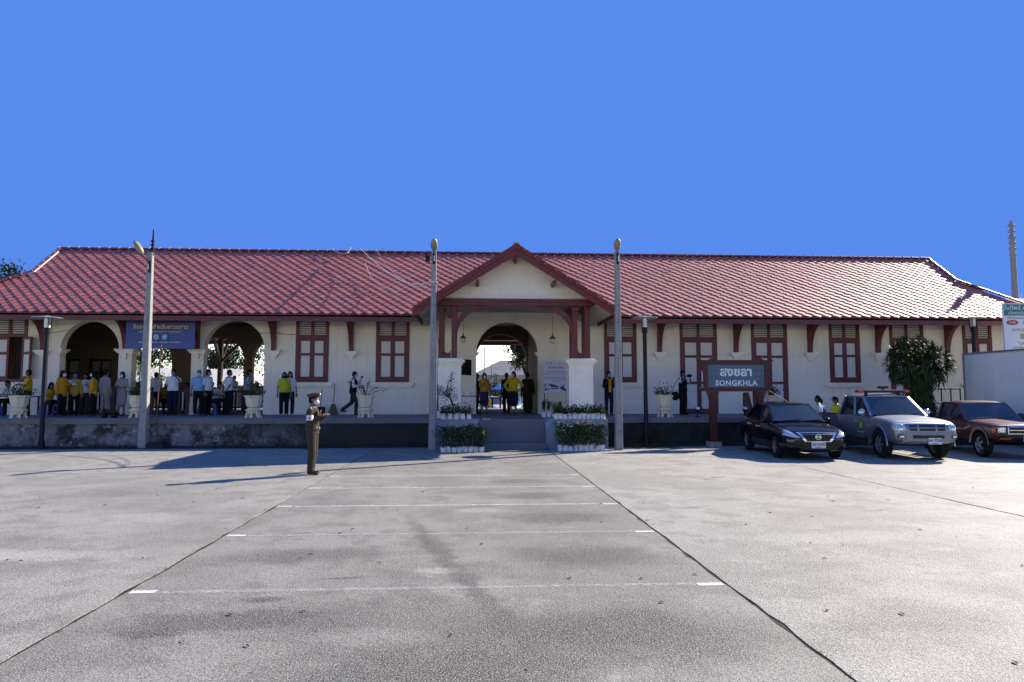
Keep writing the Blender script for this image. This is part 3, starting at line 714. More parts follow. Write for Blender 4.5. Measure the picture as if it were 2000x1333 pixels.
# right rear utility pole
t = thing('utility_pole', 'tall grey utility pole with stacked insulators behind the advertising board', 'utility pole', (25.1, 3.0, 0))
g = MB(); g.lathe([(.16,0),(.115,9.0)], seg=10); g.build('shaft', M['pole'], t, 60)
g = MB(); g.lathe([(.05,8.9),(.05,9.8)], seg=8); g.build('rod', M['pole'], t, 60)
for i in range(6):
    g = MB(); z = 8.15+i*.27
    g.lathe([(.15,0),(.165,.05),(.11,.10),(.09,.16)], (0,0,z), 10); g.build('insulator', M['pole'], t, 60)
# black lamp posts
def lamp_post(x, z_top, label, y=-4.4, z0=0.0):
    t = thing('lamp_post', label, 'lamp post', (x, y, z0), 0, 'black lamp posts along the platform')
    h = z_top-.55
    g = MB(); g.lathe([(.22,.0),(.22,.035),(.12,.04),(.09,.22),(.075,.30),(.07,h),(.095,h+.01),(.10,h+.16),(.11,h+.17),(.11,h+.2)], seg=14); g.build('post', M['blackmetal'], t, 40)
    g = MB(); g.lathe([(.085,h+.2),(.095,h+.5)], seg=14); g.build('lantern', M['lampglass'], t, 40)
    for k in range(4):
        a = PI/4+k*PI/2; g = MB(); g.bar((.115*math.cos(a),.115*math.sin(a),h+.18), (.115*math.cos(a),.115*math.sin(a),h+.52), .018, .018); g.build('stay', M['blackmetal'], t)
    g = MB(); g.lathe([(.10,h+.50),(.44,h+.515),(.44,h+.525),(.10,h+.575),(.03,h+.60)], seg=22); g.build('shade', M['steel'], t, 40)
    return t
M['lampglass'] = mat('lantern_glass', (.62,.66,.66), .15, .5, nz=(12,.35))
lamp_post(-13.62, 4.18, 'black lamp post in front of the left arches')
lamp_post(5.78, 4.30, 'black lamp post between the right pole and the station sign')
lamp_post(19.0, 4.62-PZ, 'black lamp post half hidden behind the white box truck', -2.2, PZ)
# thin iron stake on a block
t = thing('stake', 'thin rusty stake standing on a dark block by the left platform wall', 'stake', (-10.05, -4.45, 0))
M['rust'] = mat('rusty_iron', (.10,.065,.05), .8, .3, nz=(8,.4))
g = MB(); g.tube([(0,0,.2),(-.01,0,1.3),(.02,0,3.35)], .022, 6); g.build('rod', M['rust'], t)
g = MB(); g.box(-.28,.28,-.16,.16,0,.13); g.box(-.2,.2,-.1,.1,.132,.2); g.build('block', M['hole'], t)

# ---------------------------------------------------------------- station name sign
M['signred'] = mat('sign_red_paint', (.09,.013,.012), .5, .4, nz=(6,.3), nz2=(18,0,(.35,.30,.30),.74,.78), bump=(30,.2))
M['plank'] = mat('blue_grey_plank', (.115,.165,.205), .7, .3, nz=(9,.25), obj=.15, bump=(25,.25))
t = thing('station_sign', 'red framed wooden station sign reading SONGKHLA in Thai and English', 'sign', (8.74, -4.75, 0))
for i in range(4):
    g = MB(); z0 = 1.93+i*.192; g.box(-.97,.97,-.02,.02,z0+.004,z0+.188); g.build('plank', M['plank'], t)
g = MB(); g.box(-.99,.99,.022,.035,1.92,2.71); g.build('backing', M['hole'], t)
for x0, x1, z0, z1, ex in ((-1.15,1.15,2.70,2.80,0),(-1.15,1.15,1.80,1.93,0)):
    g = MB(); g.box(x0,x1,-.07,.07,z0,z1); 
    if z0 > 2: g.box(x0-.10,x1+.10,-.09,.09,z1+.001,z1+.04); g.prism([(-.95,2.84),(-.70,2.84),(-.70,2.96),(-.78,2.93)], 'y', -.06, .06); g.prism([(.70,2.84),(.95,2.84),(.78,2.93),(.70,2.96)], 'y', -.06, .06)
    g.build('rail', M['signred'], t)
for s in (-1, 1):
    g = MB(); x = s*1.03; g.box(x-.06,x+.06,-.06,.06,1.931,2.699); g.prism([(s*1.09,2.70),(s*1.24,2.70),(s*1.20,2.60),(s*1.14,2.50),(s*1.09,2.42)], 'y', -.05, .05); g.build('stile', M['signred'], t, fix=True)
    g = MB(); x = s*.80; g.box(x-.11,x+.11,-.05,.10,.15,1.799)
    for z0, z1, w in ((1.60,1.64,.135),(1.66,1.72,.155),(1.73,1.799,.18)): g.box(x-w,x+w,-.085,.13,z0,z1)
    g.build('post', M['signred'], t)
    g = MB(); g.box(x-.20,x+.20,-.2,.2,0,.15); g.build('footing', M['pole'], t)
put_text('สงขลา', .40, M['wtext'], t, .0, -.024, 2.44, bold=.012, sx=1.05)
put_text('SONGKHLA', .245, M['wtext'], t, .0, -.024, 2.07, bold=.006, sx=1.0, spacing=1.12)
t = thing('wooden_post', 'leaning weathered grey stump behind the right post of the station sign', 'post', (9.55, -3.6, PZ))
g = MB(); g.tube([(.10,0,0),(.02,0,.45),(-.02,0,.85)], [.20,.15,.10], 9); g.build('trunk', M['rust'], t, 60)

# ---------------------------------------------------------------- banner over the middle arch
def banner_mat():
    m = mat('banner_vinyl', (.02,.04,.20), .45, .4); t = m.node_tree; N = t.nodes; l = t.links.new
    tcn = N.new('ShaderNodeTexCoord'); s = N.new('ShaderNodeSeparateXYZ'); l(tcn.outputs['Generated'], s.inputs[0]); r = N.new('ShaderNodeValToRGB')
    e = r.color_ramp.elements; e[0].position = 0; e[0].color = (.07,.08,.25,1); e[1].position = 1; e[1].color = (.012,.016,.085,1)
    k = e.new(.35); k.color = (.05,.062,.22,1); k = e.new(.7); k.color = (.035,.055,.22,1)
    l(s.outputs['Z'], r.inputs[0]); x = N.new('ShaderNodeMix'); x.data_type = 'RGBA'; mrn = N.new('ShaderNodeMapRange'); ab = N.new('ShaderNodeMath'); ab.operation = 'SUBTRACT'; ab.inputs[1].default_value = .5; l(s.outputs['X'], ab.inputs[0]); a2 = N.new('ShaderNodeMath'); a2.operation = 'ABSOLUTE'; l(ab.outputs[0], a2.inputs[0])
    mrn.inputs['From Min'].default_value = .2; mrn.inputs['From Max'].default_value = .5; mrn.inputs['To Max'].default_value = .55; l(a2.outputs[0], mrn.inputs['Value']); l(mrn.outputs[0], x.inputs['Factor']); l(r.outputs[0], x.inputs[6]); x.inputs[7].default_value = (.02,.08,.28,1); l(x.outputs[2], N['Principled BSDF'].inputs['Base Color']); return m
t = thing('banner', 'blue and purple cloth banner with gold Thai lettering over the middle arch', 'banner', (-11.62, -.95, 0))
g = MB(); n = 12; vs = []
for j in range(2):
    for i in range(n+1): vs.append((-1.25+2.5*i/n, .012*math.sin(i*1.1)+.01*j, 3.40+1.06*j))
g.add(vs, [(i, i+1, n+2+i, n+1+i) for i in range(n)]); me = modmesh(g.mesh('cloth', banner_mat()), [('SOLIDIFY', dict(thickness=.012))]); shade(me, 40); link('cloth', me, t)
yb = -.035
put_text('ห้องสมุดสำหรับชาวตลาด', .205, M['gtext'], t, .02, yb, 4.20, bold=.004, depth=.002, sx=1.0)
put_text('โครงการห้องสมุดเคลื่อนที่สำหรับประชาชน ณ สถานีรถไฟสงขลา', .062, M['wtext'], t, .0, yb, 4.02, depth=.002)
put_text('ตลาดริมทางรถไฟสงขลา  อำเภอเมือง  จังหวัดสงขลา', .075, M['wtext'], t, .0, yb, 3.63, depth=.002)
put_text('สำนักงาน กศน.', .04, M['wtext'], t, .05, yb, 3.49, depth=.002)
M['badge1'] = mat('pale_green_emblem', (.35,.50,.48), .5); M['badge2'] = mat('sky_blue_emblem', (.16,.36,.55), .5)
o = disc('emblem', -.13, yb, 3.83, .098, M['badge1'], t); disc('emblem_ring', -.13, yb-.005, 3.83, .045, M['badge2'], o, sz=1.5)
o = disc('emblem', .17, yb, 3.83, .105, M['badge2'], t); g = MB(); g.box(.11,.23,yb-.008,yb-.004,3.83,3.845); g.box(.12,.22,yb-.008,yb-.004,3.79,3.80); g.build('emblem_bar', M['wtext'], o)

# ---------------------------------------------------------------- poster by the right pier
M['poster'] = mat('poster_print', (.56,.57,.64), .5)
t = thing('poster', 'white printed poster on a stand left of the right porch pier', 'poster', (3.16, -1.0, PZ))
g = MB(); g.box(-.45,.45,-.012,.012,.83,2.07); g.build('sheet', M['poster'], t)
for x in (-.42,.42): g = MB(); g.box(x-.015,x+.015,.013,.04,0,2.07); g.build('stand', M['blackmetal'], t)
g = MB(); g.box(.452,.49,-.02,.03,.83,2.07); g.build('edge', M['blackmetal'], t)
M['em1'] = mat('green_seal', (.10,.22,.12), .6); M['em2'] = mat('yellow_seal', (.42,.32,.06), .6)
for i, (x, mm) in enumerate(((-.31,'badge1'),(-.16,'em2'),(.0,'badge2'),(.16,'rtext'),(.31,'em2'))):
    o = disc('seal', x, -.014, 1.965, .045 if i not in (2,3) else .03, M[mm], t, 14)
    if i in (1, 4): disc('seal_centre', x, -.019, 1.965, .022, M['em1'], o, 10)
put_text('ไทยนิยมไทย', .125, M['rtext'], t, .0, -.015, 1.80, bold=.002, depth=.002)
put_text('ณ สถานีรถไฟ จังหวัดสงขลา', .065, M['ktext'], t, .02, -.015, 1.64, depth=.002)
put_text('ห้องสมุดสำหรับชาวตลาด กิจกรรมส่งเสริมการอ่าน', .048, M['rtext'], t, .0, -.015, 1.555, depth=.002)
put_text('ขอเชิญร่วมกิจกรรมเพื่อการเรียนรู้ของชุมชน', .052, M['ktext'], t, .0, -.015, 1.42, depth=.002)
put_text('ระหว่างวันที่ จัดแสดง ณ อาคารสถานีรถไฟ', .05, M['rtext'], t, .0, -.015, 1.345, depth=.002)
put_text('จังหวัดสงขลา', .05, M['ktext'], t, .0, -.015, 1.275, depth=.002)
M['ink'] = mat('poster_ink', (.035,.05,.075), .6)
g = MB()                                            # small line drawing of the station, road and trees
for poly in ([(-.30,1.10),(-.20,1.19),(.14,1.09),(.14,1.055),(-.16,1.055),(-.20,1.13),(-.27,1.085)], [(-.17,.985),(.13,.985),(.13,1.03),(-.17,1.03)], [(-.41,.91),(-.38,.91),(-.38,1.15),(-.41,1.16)], [(-.41,.92),(-.19,.985),(-.19,1.0),(-.41,.99)], [(-.42,1.13),(-.36,1.13),(-.34,1.18),(-.40,1.19)],
             [(.17,.99),(.36,.90),(.42,.90),(.40,1.0),(.33,1.02),(.35,1.14),(.31,1.17),(.28,1.05),(.23,1.11),(.20,1.05)]):
    g.prism(poly, 'y', -.017, -.013)
g.build('drawing', M['ink'], t)

# ---------------------------------------------------------------- advertising board behind the truck
t = thing('advertising_board', 'white advertising board with a green Thai header rising behind the box truck', 'billboard', (20.53, -2.5, 0), R(-3))
M['adwhite'] = mat('board_print', (.66,.66,.68), .5); M['adgreen'] = mat('green_print', (.02,.16,.115), .5); M['adred'] = mat('red_print', (.42,.02,.03), .5); M['adblue'] = mat('blue_print', (.12,.28,.52), .5); M['adtan'] = mat('tan_print', (.36,.30,.18), .5)
g = MB(); g.box(-.55,1.6,-.03,.03,2.2,5.13); g.build('board', M['adwhite'], t)
for x in (-.4, 1.4): g = MB(); g.box(x-.05,x+.05,.032,.13,0,5.0); g.build('post', M['blackmetal'], t)
g = MB(); g.box(-.52,1.57,-.036,-.031,4.66,5.09); g.build('header', M['adgreen'], t)
put_text('นันทิพย์ คลินิกทันตกรรม', .22, M['wtext'], t, .52, -.04, 4.95, depth=.002)
put_text('เปิดทุกวัน ทันตแพทย์', .17, M['wtext'], t, .35, -.04, 4.76, depth=.002)
put_text('บริการทันตกรรมครบวงจร ราคาเป็นกันเอง', .09, M['ktext'], t, .35, -.033, 4.57, depth=.002)
disc('oval', -.22, -.033, 4.40, .23, M['adred'], t, sz=.42)
put_text('จัดฟัน', .11, M['wtext'], t, -.22, -.042, 4.40, depth=.002)
put_text('จัดฟัน อุดฟัน', .15, M['ktext'], t, .55, -.033, 4.38, depth=.002)
put_text('ขูดหินปูน ฟอกสีฟัน', .15, M['rtext'], t, .32, -.033, 4.13, depth=.002)
g = MB(); g.box(.05,1.4,-.036,-.031,3.78,3.98); g.build('price_panel', M['adtan'], t)
put_text('"เฉพาะวันนี้"', .18, M['rtext'], t, .35, -.033, 3.62, depth=.002)
put_text('ถนนรถไฟ ตำบลบ่อยาง', .10, M['ktext'], t, .2, -.033, 3.46, depth=.002)
put_text('โทรสอบถามรายละเอียด', .10, M['ktext'], t, .2, -.033, 3.33, depth=.002)
g = MB(); g.box(.0,1.5,-.036,-.031,2.95,3.22); g.build('phone_panel', M['adblue'], t)

# ---------------------------------------------------------------- plants
M['leaf'] = mat('shrub_leaf', (.034,.070,.013), .65, .15, island=.45)
M['leafdark'] = mat('dark_seedling_leaf', (.024,.054,.010), .7, .1, island=.5)
M['leafgloss'] = mat('glossy_leaf', (.034,.066,.014), .6, .2, island=.5)
M['bark'] = mat('twig_bark', (.10,.075,.055), .8, .3, nz=(10,.3))
M['pot'] = mat('cast_pot', (.66,.61,.46), .65, .35, nz=(5,.12), nz2=(22,.10), bump=(50,.25))
M['bag'] = mat('white_nursery_bag', (.74,.74,.78), .6, .4, nz=(9,.12))
M['petalr'] = mat('red_petal', (.50,.03,.03), .5); M['petaly'] = mat('yellow_petal', (.55,.42,.05), .5); M['petalw'] = mat('white_petal', (.6,.6,.5), .5); M['petalv'] = mat('violet_petal', (.14,.04,.20), .5)
def leafquad(g, p, d, ln, w, droop=.2, up=(0,0,1)):
    p = Vector(p); d = Vector(d).normalized(); s = d.cross(Vector(up))
    if s.length < .01: s = Vector((1,0,0))
    s.normalize(); m = p+d*ln*.5+Vector((0,0,ln*.04)); e = p+d*ln-Vector((0,0,ln*droop))
    g.add([p, m-s*w/2, e, m+s*w/2], [(0,1,2,3)])
def rdir(r, up=0.0):
    v = Vector((r.gauss(0,1), r.gauss(0,1), r.gauss(0,1)+up)); return v.normalized()
def pot_mesh(h=.78):
    b = MB(); b.lathe([(.15,.335),(.20,.36),(.255,.50),(.275,.66),(.275,.69),(.31,.70),(.31,.75),(.265,.75),(.25,.70)], seg=8, rot=PI/8)
    st = MB(); st.lathe([(.21,.23),(.26,.245),(.26,.285),(.20,.295),(.20,.335)], seg=8, rot=PI/8); st.lathe([(.20,.16),(.23,.23)], seg=8, rot=PI/8)
    for k in range(6):
        a = PI/6+k*PI/3; c, s = math.cos(a), math.sin(a)
        st.tube([(c*.19,s*.19,.17),(c*.20,s*.20,.09),(c*.22,s*.22,.03),(c*.245,s*.245,.0)], [.05,.042,.05,.058], 6)
    return b.mesh('bowl', M['pot'], 25), st.mesh('stand', M['pot'], 35)
POTB, POTS = pot_mesh()
def planter(x, y, label, kind, seed):
    t = thing('planter', label, 'potted plant', (x, y, PZ), seed*.7, 'cast planters on the platform'); r = random.Random(seed)
    link('bowl', POTB, t); link('stand', POTS, t)
    g = MB(); g.lathe([(.25,.715),(.02,.73)], seg=8, rot=PI/8); g.build('soil', M['soil'], t)
    st = MB(); lf = MB(); fl = MB()
    if kind == 'twigs':
        for k in range(9):
            a = r.uniform(0, 2*PI); sp = r.uniform(.15, .75); h = r.uniform(.2, .55); p0 = Vector((.06*math.cos(a), .06*math.sin(a), .72)); p1 = p0+Vector((sp*.4*math.cos(a), sp*.25*math.sin(a), h*.7)); p2 = p0+Vector((sp*math.cos(a), sp*.6*math.sin(a), h))
            st.tube([p0,p1,p2], [.014,.009,.004], 5)
            for q in range(10):
                f = r.uniform(.35, 1); p = p1.lerp(p2, (f-.35)/.65); leafquad(lf, p, rdir(r, .1), r.uniform(.05,.10), r.uniform(.03,.05))
    else:
        n = 260 if kind == 'bush' else 150; hh = .32 if kind != 'tall' else .55
        for k in range(7):
            a = r.uniform(0, 2*PI); st.tube([(0,0,.72),(.2*math.cos(a),.2*math.sin(a),.72+hh)], [.012,.005], 5)
        for k in range(n):
            p = Vector((r.gauss(0,.17), r.gauss(0,.15), .75+abs(r.gauss(0, hh*.55)))); leafquad(lf, p, rdir(r, .3), r.uniform(.06,.13), r.uniform(.025,.05))
            if kind == 'flower' and r.random() < .22: fl.ell((p.x,p.y,p.z+.05), (.018,.018,.014), 5, 3)
        for k in range(8):
            a = r.uniform(-.5,.5)+(0 if r.random() < .6 else PI); p1 = Vector((.5*math.cos(a)*r.uniform(.6,1.2), .2*math.sin(a), .75+r.uniform(.05,.3))); st.tube([(0,0,.75),p1*.6+Vector((0,0,.35)),p1], [.007,.005,.003], 4)
            for q in range(7): leafquad(lf, Vector((0,0,.8)).lerp(p1, r.uniform(.6,1)), rdir(r), .08, .03)
    st.build('stem', M['bark'], t); lf.build('foliage', M['leaf'], t)
    if fl.v: fl.build('blossom', M['petalv'], t)
    return t
planter(-14.80, -3.70, 'cast planter with a low straggly bush in front of the left window', 'bush', 1)
planter(-11.02, -3.72, 'cast planter with a green bush behind the tallest concrete pole', 'bush', 2)
planter(-7.28, -3.72, 'cast planter with spreading branches at the right edge of the third arch', 'bush', 3)
planter(-3.58, -3.72, 'cast planter with bare spreading twigs below the second window from the porch', 'twigs', 4)
planter(6.62, -3.72, 'cast planter with small violet flowers beside the man with a camera', 'flower', 5)
planter(10.45, -3.72, 'cast planter with violet flowers half hidden behind the dark sedan', 'flower', 6)
# bonsai in a square trough in front of the left pier
t = thing('bonsai', 'leaning bonsai with thin foliage in a pale square pot before the left pier', 'potted plant', (-.68, -4.6, PZ)); r = random.Random(5)
g = MB(); g.prism([(-.24,.0),(.24,.0),(.27,.38),(-.27,.38)], 'y', -.2, .2); g.box(-.29,.29,-.22,.22,.38,.42); g.build('pot', M['pot'], t)
st = MB(); lf = MB(); st.tube([(.05,0,.42),(-.02,0,.60),(-.16,0,.85),(-.12,0,1.15),(.0,0,1.42)], [.035,.03,.022,.014,.006], 6)
for c, rr, n in (((-.25,0,.78),.24,150),((-.05,.02,.88),.22,150),((-.38,0,.95),.16,70),((.06,0,.70),.16,60),((-.02,0,1.25),.13,45),((.02,0,1.45),.08,25)):
    st.tube([(-.1,0,.7),Vector(c)], [.012,.006], 5)
    for k in range(n): leafquad(lf, Vector(c)+rdir(r)*rr*r.random()**.5, rdir(r,.2), r.uniform(.04,.08), .032)
st.build('trunk', M['bark'], t); lf.build('foliage', M['leaf'], t)
# nursery bags in rows: every bag is a plant of its own
def bag_plant(kind, seed):
    r = random.Random(seed)
    b = MB(); b.lathe([(.072,.0),(.082,.08),(.080,.165),(.088,.17),(.074,.168)], seg=10); vs = []
    b.v = [(x+r.gauss(0,.004), y+r.gauss(0,.004), z+(r.gauss(0,.006) if z > .1 else 0)) for x, y, z in b.v]
    lf = MB(); fl = MB()
    if kind == 'small':
        for k in range(130):
            p = (r.gauss(0,.06), r.gauss(0,.06), .16+abs(r.gauss(0,.13))); leafquad(lf, p, rdir(r,.6), r.uniform(.07,.15), r.uniform(.025,.045), .25)
    elif kind == 'reed':
        for k in range(60):
            a = r.uniform(0,2*PI); d = Vector((math.cos(a)*.35, math.sin(a)*.35, 1)); leafquad(lf, (r.gauss(0,.03), r.gauss(0,.03), .16+r.uniform(0,.2)), d, r.uniform(.15,.36), .02, .1)
    else:
        for k in range(330):
            z = r.random()**.8*.62; p = (r.gauss(0,.08+.05*z), r.gauss(0,.08), .15+z); leafquad(lf, p, rdir(r,.4), r.uniform(.07,.14), r.uniform(.022,.04), .2)
        for k in range(10):
            p = (r.gauss(0,.09), r.gauss(0,.08), .55+r.uniform(0,.28)); fl.ell(p, (.02,.02,.014), 6, 4)
    return b.mesh('bag', M['bag'], 50), lf.mesh('foliage', M['leafdark']), (fl if fl.v else None)
ORD = 'first second third fourth fifth sixth seventh eighth ninth tenth eleventh'.split()
def bag_row(n, x0, x1, y, z, kind, label, group, seed, petal=None):
    protos = [bag_plant(kind, seed+i) for i in range(3)]
    pm = [(p[2].mesh('blossom', M[petal[i % len(petal)]]) if p[2] is not None else None) for i, p in enumerate(protos)]
    for i in range(n):
        x = x0+(x1-x0)*i/(n-1)
        t = thing('flower_pot', label % (ORD[i]+' white bag from the left'), 'potted plant', (x, y+rnd.uniform(-.02,.02), z), rnd.uniform(0, 6.28), group); t.scale = (rnd.uniform(.93,1.07),)*2+(rnd.uniform(.9,1.1),)
        b, l_, f = protos[i % 3]; link('bag', b, t); link('foliage', l_, t)
        if pm[i % 3] is not None: link('blossom', pm[i % 3], t)
bag_row(5, -.92, -.10, -5.22, PZ+.002, 'small', '%s in the seedling row under the bonsai', 'nursery bags on the left porch plinth', 20)
bag_row(8, -.86, .28, -6.5, 0, 'tall', '%s in the ground row left of the step', 'nursery bags on the ground left of the step', 30, ('petalr','petaly','petalr'))
bag_row(11, 2.66, 4.16, -5.25, PZ+.002, 'small', '%s in the seedling row under the right pier', 'nursery bags on the right porch plinth', 40)
bag_row(9, 2.66, 3.94, -6.25, 0, 'tall', '%s in the ground row right of the step', 'nursery bags on the ground right of the step', 50, ('petalw','petalr','petalw'))
bag_row(4, 2.44, 2.98, -3.6, PZ+.002, 'reed', '%s in the short row under the poster', 'nursery bags under the poster', 60)
# two small dark pots left of the second pier
for x, lab in ((-12.35,'small dark pot with green shoots, left of the pair by the arcade pier'), (-12.02,'small dark pot with green shoots, right of the pair by the arcade pier')):
    t = thing('flower_pot', lab, 'potted plant', (x, -3.2, PZ), 0, 'small dark pots by the arcade pier'); g = MB(); g.lathe([(.09,0),(.12,.2),(.11,.2)], seg=12); g.build('pot', M['blackmetal'], t, 40)
    g = MB(); rr = random.Random(x)
    for k in range(50): leafquad(g, (rr.gauss(0,.05), rr.gauss(0,.05), .2), rdir(rr, 1.2), rr.uniform(.1,.25), .03)
    g.build('foliage', M['leaf'], t)
# big dracaena
t = thing('dracaena', 'large dark green shrub with long strap leaves behind the silver pickup', 'shrub', (16.0, -3.3, PZ)); r = random.Random(9)
st = MB(); lf = MB(); heads = []
for k in range(230):
    d = rdir(r); q = r.random()**.33; c = Vector((d.x*1.02*q, d.y*.9*q, 1.86+d.z*.92*q)); heads.append(c)
    if k % 7 == 0: st.tube([(c.x*.12,c.y*.12,0),(c.x*.4,c.y*.4,c.z*.55),c], [.04,.03,.02], 6)
for k in range(40):
    a = r.uniform(0, 2*PI); heads.append(Vector((.42*math.cos(a)*r.uniform(.3,1), .4*math.sin(a), r.uniform(.25,1.0))))
for h in heads:
    o_ = (h-Vector((0,0,1.5))); o_.normalize()
    for k in range(20):
        d = (rdir(r)+o_*.9).normalized(); ln = r.uniform(.22,.38); w = r.uniform(.04,.062); s = d.cross(Vector((0,0,1)))
        if s.length < .05: continue
        s.normalize(); p1 = h+d*ln*.5+Vector((0,0,.03)); p2 = h+d*ln-Vector((0,0,ln*(.12 if h.z > 1.7 else .5)))
        lf.add([h, p1-s*w/2, p1+s*w/2, p2], [(0,1,2),(1,3,2)])
st.build('stem', M['bark'], t); lf.build('foliage', M['leafgloss'], t)

# ---------------------------------------------------------------- small things on the platform and porch
def lantern(x, y, label):
    t = thing('pendant_lantern', label, 'lantern', (x, y, 0), 0, 'hanging lanterns under the porch')
    g = MB(); g.tube([(0,0,4.95),(0,0,4.0)], .008, 5); g.build('chain', M['brass'], t)
    g = MB(); g.lathe([(.015,4.0),(.03,3.95),(.02,3.9),(.07,3.86),(.13,3.80),(.13,3.78)], seg=12); g.build('cap', M['brass'], t, 40)
    g = MB(); g.ell((0,0,3.70), (.10,.10,.11), 12, 8); g.build('globe', M['lampglass'], t, 60)
M['brass'] = mat('dull_brass', (.20,.16,.08), .4, .5, metal=.7)
lantern(-.36, -1.5, 'hanging brass lantern left of the porch arch'); lantern(3.0, -1.5, 'hanging brass lantern right of the porch arch')
t = thing('television', 'black wall screen beside the left porch pier', 'screen', (-.28, -1.2, 2.72), R(62)); g = MB(); g.box(-.45,.45,-.03,.03,-.30,.30); link('body', bevel(g.mesh('body', M['blackmetal']), .01), t)
g = MB(); g.box(-.42,.42,-.036,-.031,-.27,.27); g.build('screen', mat('screen_glass', (.01,.01,.012), .15), t)
t = thing('table', 'small black folding table between the left pier and the arch', 'table', (-.12, -2.2, PZ)); g = MB(); g.box(-.45,.45,-.25,.25,.70,.73); g.build('tabletop', M['blackmetal'], t)
for x in (-.4,.4):
    for y in (-.2,.2): g = MB(); g.box(x-.015,x+.015,y-.015,y+.015,0,.70); g.build('leg', M['blackmetal'], t)
for i, (x, lab) in enumerate(((-.35,'clear bottle on the folding table, nearest the pier'),(-.2,'clear bottle on the folding table, in the middle'),(.05,'clear bottle on the folding table, nearest the arch'))):
    g = MB(); g.lathe([(.03,.0),(.03,.11),(.012,.14),(.012,.16)], (x-.12,-2.2,PZ+.731), 8); tag(g.build('bottle', M['glass'], None, 40), lab, 'bottle', 'bottles on the folding table')
t = thing('broom', 'straw broom leaning on the wall under the first window', 'broom', (-5.34, -.32, PZ)); M['straw'] = mat('broom_straw', (.13,.10,.06), .9, nz=(30,.4))
g = MB(); g.prism([(-.20,.0),(.20,.0),(.05,.42),(-.05,.42)], 'y', -.05, .05); g.build('bristles', M['straw'], t); g = MB(); g.tube([(0,0,.4),(.02,.16,1.18)], .014, 6); g.build('handle', M['timber'], t)
t = thing('dustpan', 'black long handled dustpan beside the broom', 'dustpan', (-5.82, -.4, PZ)); g = MB(); g.box(-.17,.17,-.12,.12,0,.03); g.box(-.17,.17,.09,.12,.03,.30); g.build('pan', M['blackmetal'], t); g = MB(); g.tube([(0,.1,.28),(0,.24,.95)], .012, 6); g.build('handle', M['blackmetal'], t)
for x, lab in ((7.75,'small black floodlight on the platform left of the sign post'),(9.42,'small black floodlight on the platform between the sign and the sedan')):
    t = thing('floodlight', lab, 'floodlight', (x, -3.75, PZ), 0, 'floodlights on the platform edge'); g = MB(); g.box(-.09,.09,-.06,.06,0,.03); g.tube([(0,0,.03),(0,0,.18)], .02, 6); g.build('base', M['blackmetal'], t)
    g = MB(); g.lathe([(.06,-.07),(.09,.03),(.10,.05)], seg=12); me = g.mesh('head', M['blackmetal'], 40); o = link('head', me, t); o.location = (0,0,.27); o.rotation_euler = (R(40),0,0)
    g = MB(); g.lathe([(.08,.052),(.08,.056)], seg=12); me = g.mesh('lens', M['lampglass']); q = link('lens', me, o)
# slack pale cables between the centre pole and the ridge
def cable(pts, sag, r, label, m='cablewhite'):
    a = Vector(pts[0]); b = Vector(pts[-1]); out_ = []
    ps = [Vector(p) for p in pts]
    for i in range(len(ps)-1):
        for k in range(8):
            f = k/8; p = ps[i].lerp(ps[i+1], f); p.z -= sag*4*f*(1-f); out_.append(p)
    out_.append(ps[-1]); g = MB(); g.tube(out_, r, 5); return tag(g.build('cable', M[m]), label, 'cable')
cable([(-1.36,-5.6,5.22),(-2.6,-2.8,5.75),(-4.9,2.4,8.02)], .10, .018, 'thick pale cable slung from the centre pole up to the roof ridge')
cable([(-1.36,-5.6,5.20),(-2.7,-1.2,6.1),(-4.2,2.3,8.02)], .22, .010, 'thin pale cable slung behind the thick one from the centre pole')
cable([(-4.45,1.2,7.1),(-3.9,.2,6.2),(-3.1,-.8,5.75),(-2.6,-1.2,5.72)], .12, .009, 'loose thin cable looping down over the roof tiles', 'cablewhite')
cable([(-6.1,2.7,8.05),(-5.9,2.3,7.80),(-5.4,2.3,7.75),(-5.3,2.6,8.05)], .05, .014, 'coil of loose pale cable hanging over the ridge')
cable([(-16.2,-.03,4.05),(-15.4,-.05,4.18)], .03, .008, 'dark wire tacked to the wall left of the first arch', 'cableblack')
cable([(-8.6,-.03,4.08),(-7.72,-.03,4.10),(-6.9,-.04,4.02)], .02, .009, 'dark wire tacked to the wall right of the third arch', 'cableblack')
# arcade railing posts and balustrades
M['pinkpost'] = mat('faded_red_post', (.12,.045,.048), .6, .3, nz=(5,.3))
def railing(x0, x1, y, label, ends=True):
    t = thing('railing', label, 'railing', (0, y, PZ), 0, 'low wooden railings in the arcade')
    if ends:
        for x in (x0, x1): g = MB(); g.box(x-.07,x+.07,-.07,.07,0,1.05); g.build('post', M['pinkpost'], t)
    g = MB(); g.box(x0+.08,x1-.08,-.04,.04,.86,.95); g.build('rail', M['pinkpost'], t); g = MB(); g.box(x0+.08,x1-.08,-.035,.035,.12,.19); g.build('rail', M['pinkpost'], t)
    n = int((x1-x0)/.14); b = MB(); b.box(-.025,.025,-.02,.02,.192,.858); me = b.mesh('baluster', M['panel'])
    for i in range(1, n):
        o = link('baluster', me, t); o.location = (x0+(x1-x0)*i/n, 0, 0)
railing(-15.6,-13.75,.1,'low railing with pale balusters across the first arch'); railing(-12.95,-12.35,.1,'short railing at the left side of the middle arch'); railing(-11.35,-10.95,.1,'short railing at the right side of the middle arch')
railing(-12.6,-10.6,5.4,'low railing with pale balusters across the rear arch behind the third arch'); railing(-15.9,-13.9,5.4,'low railing across the rear arch behind the middle arch')
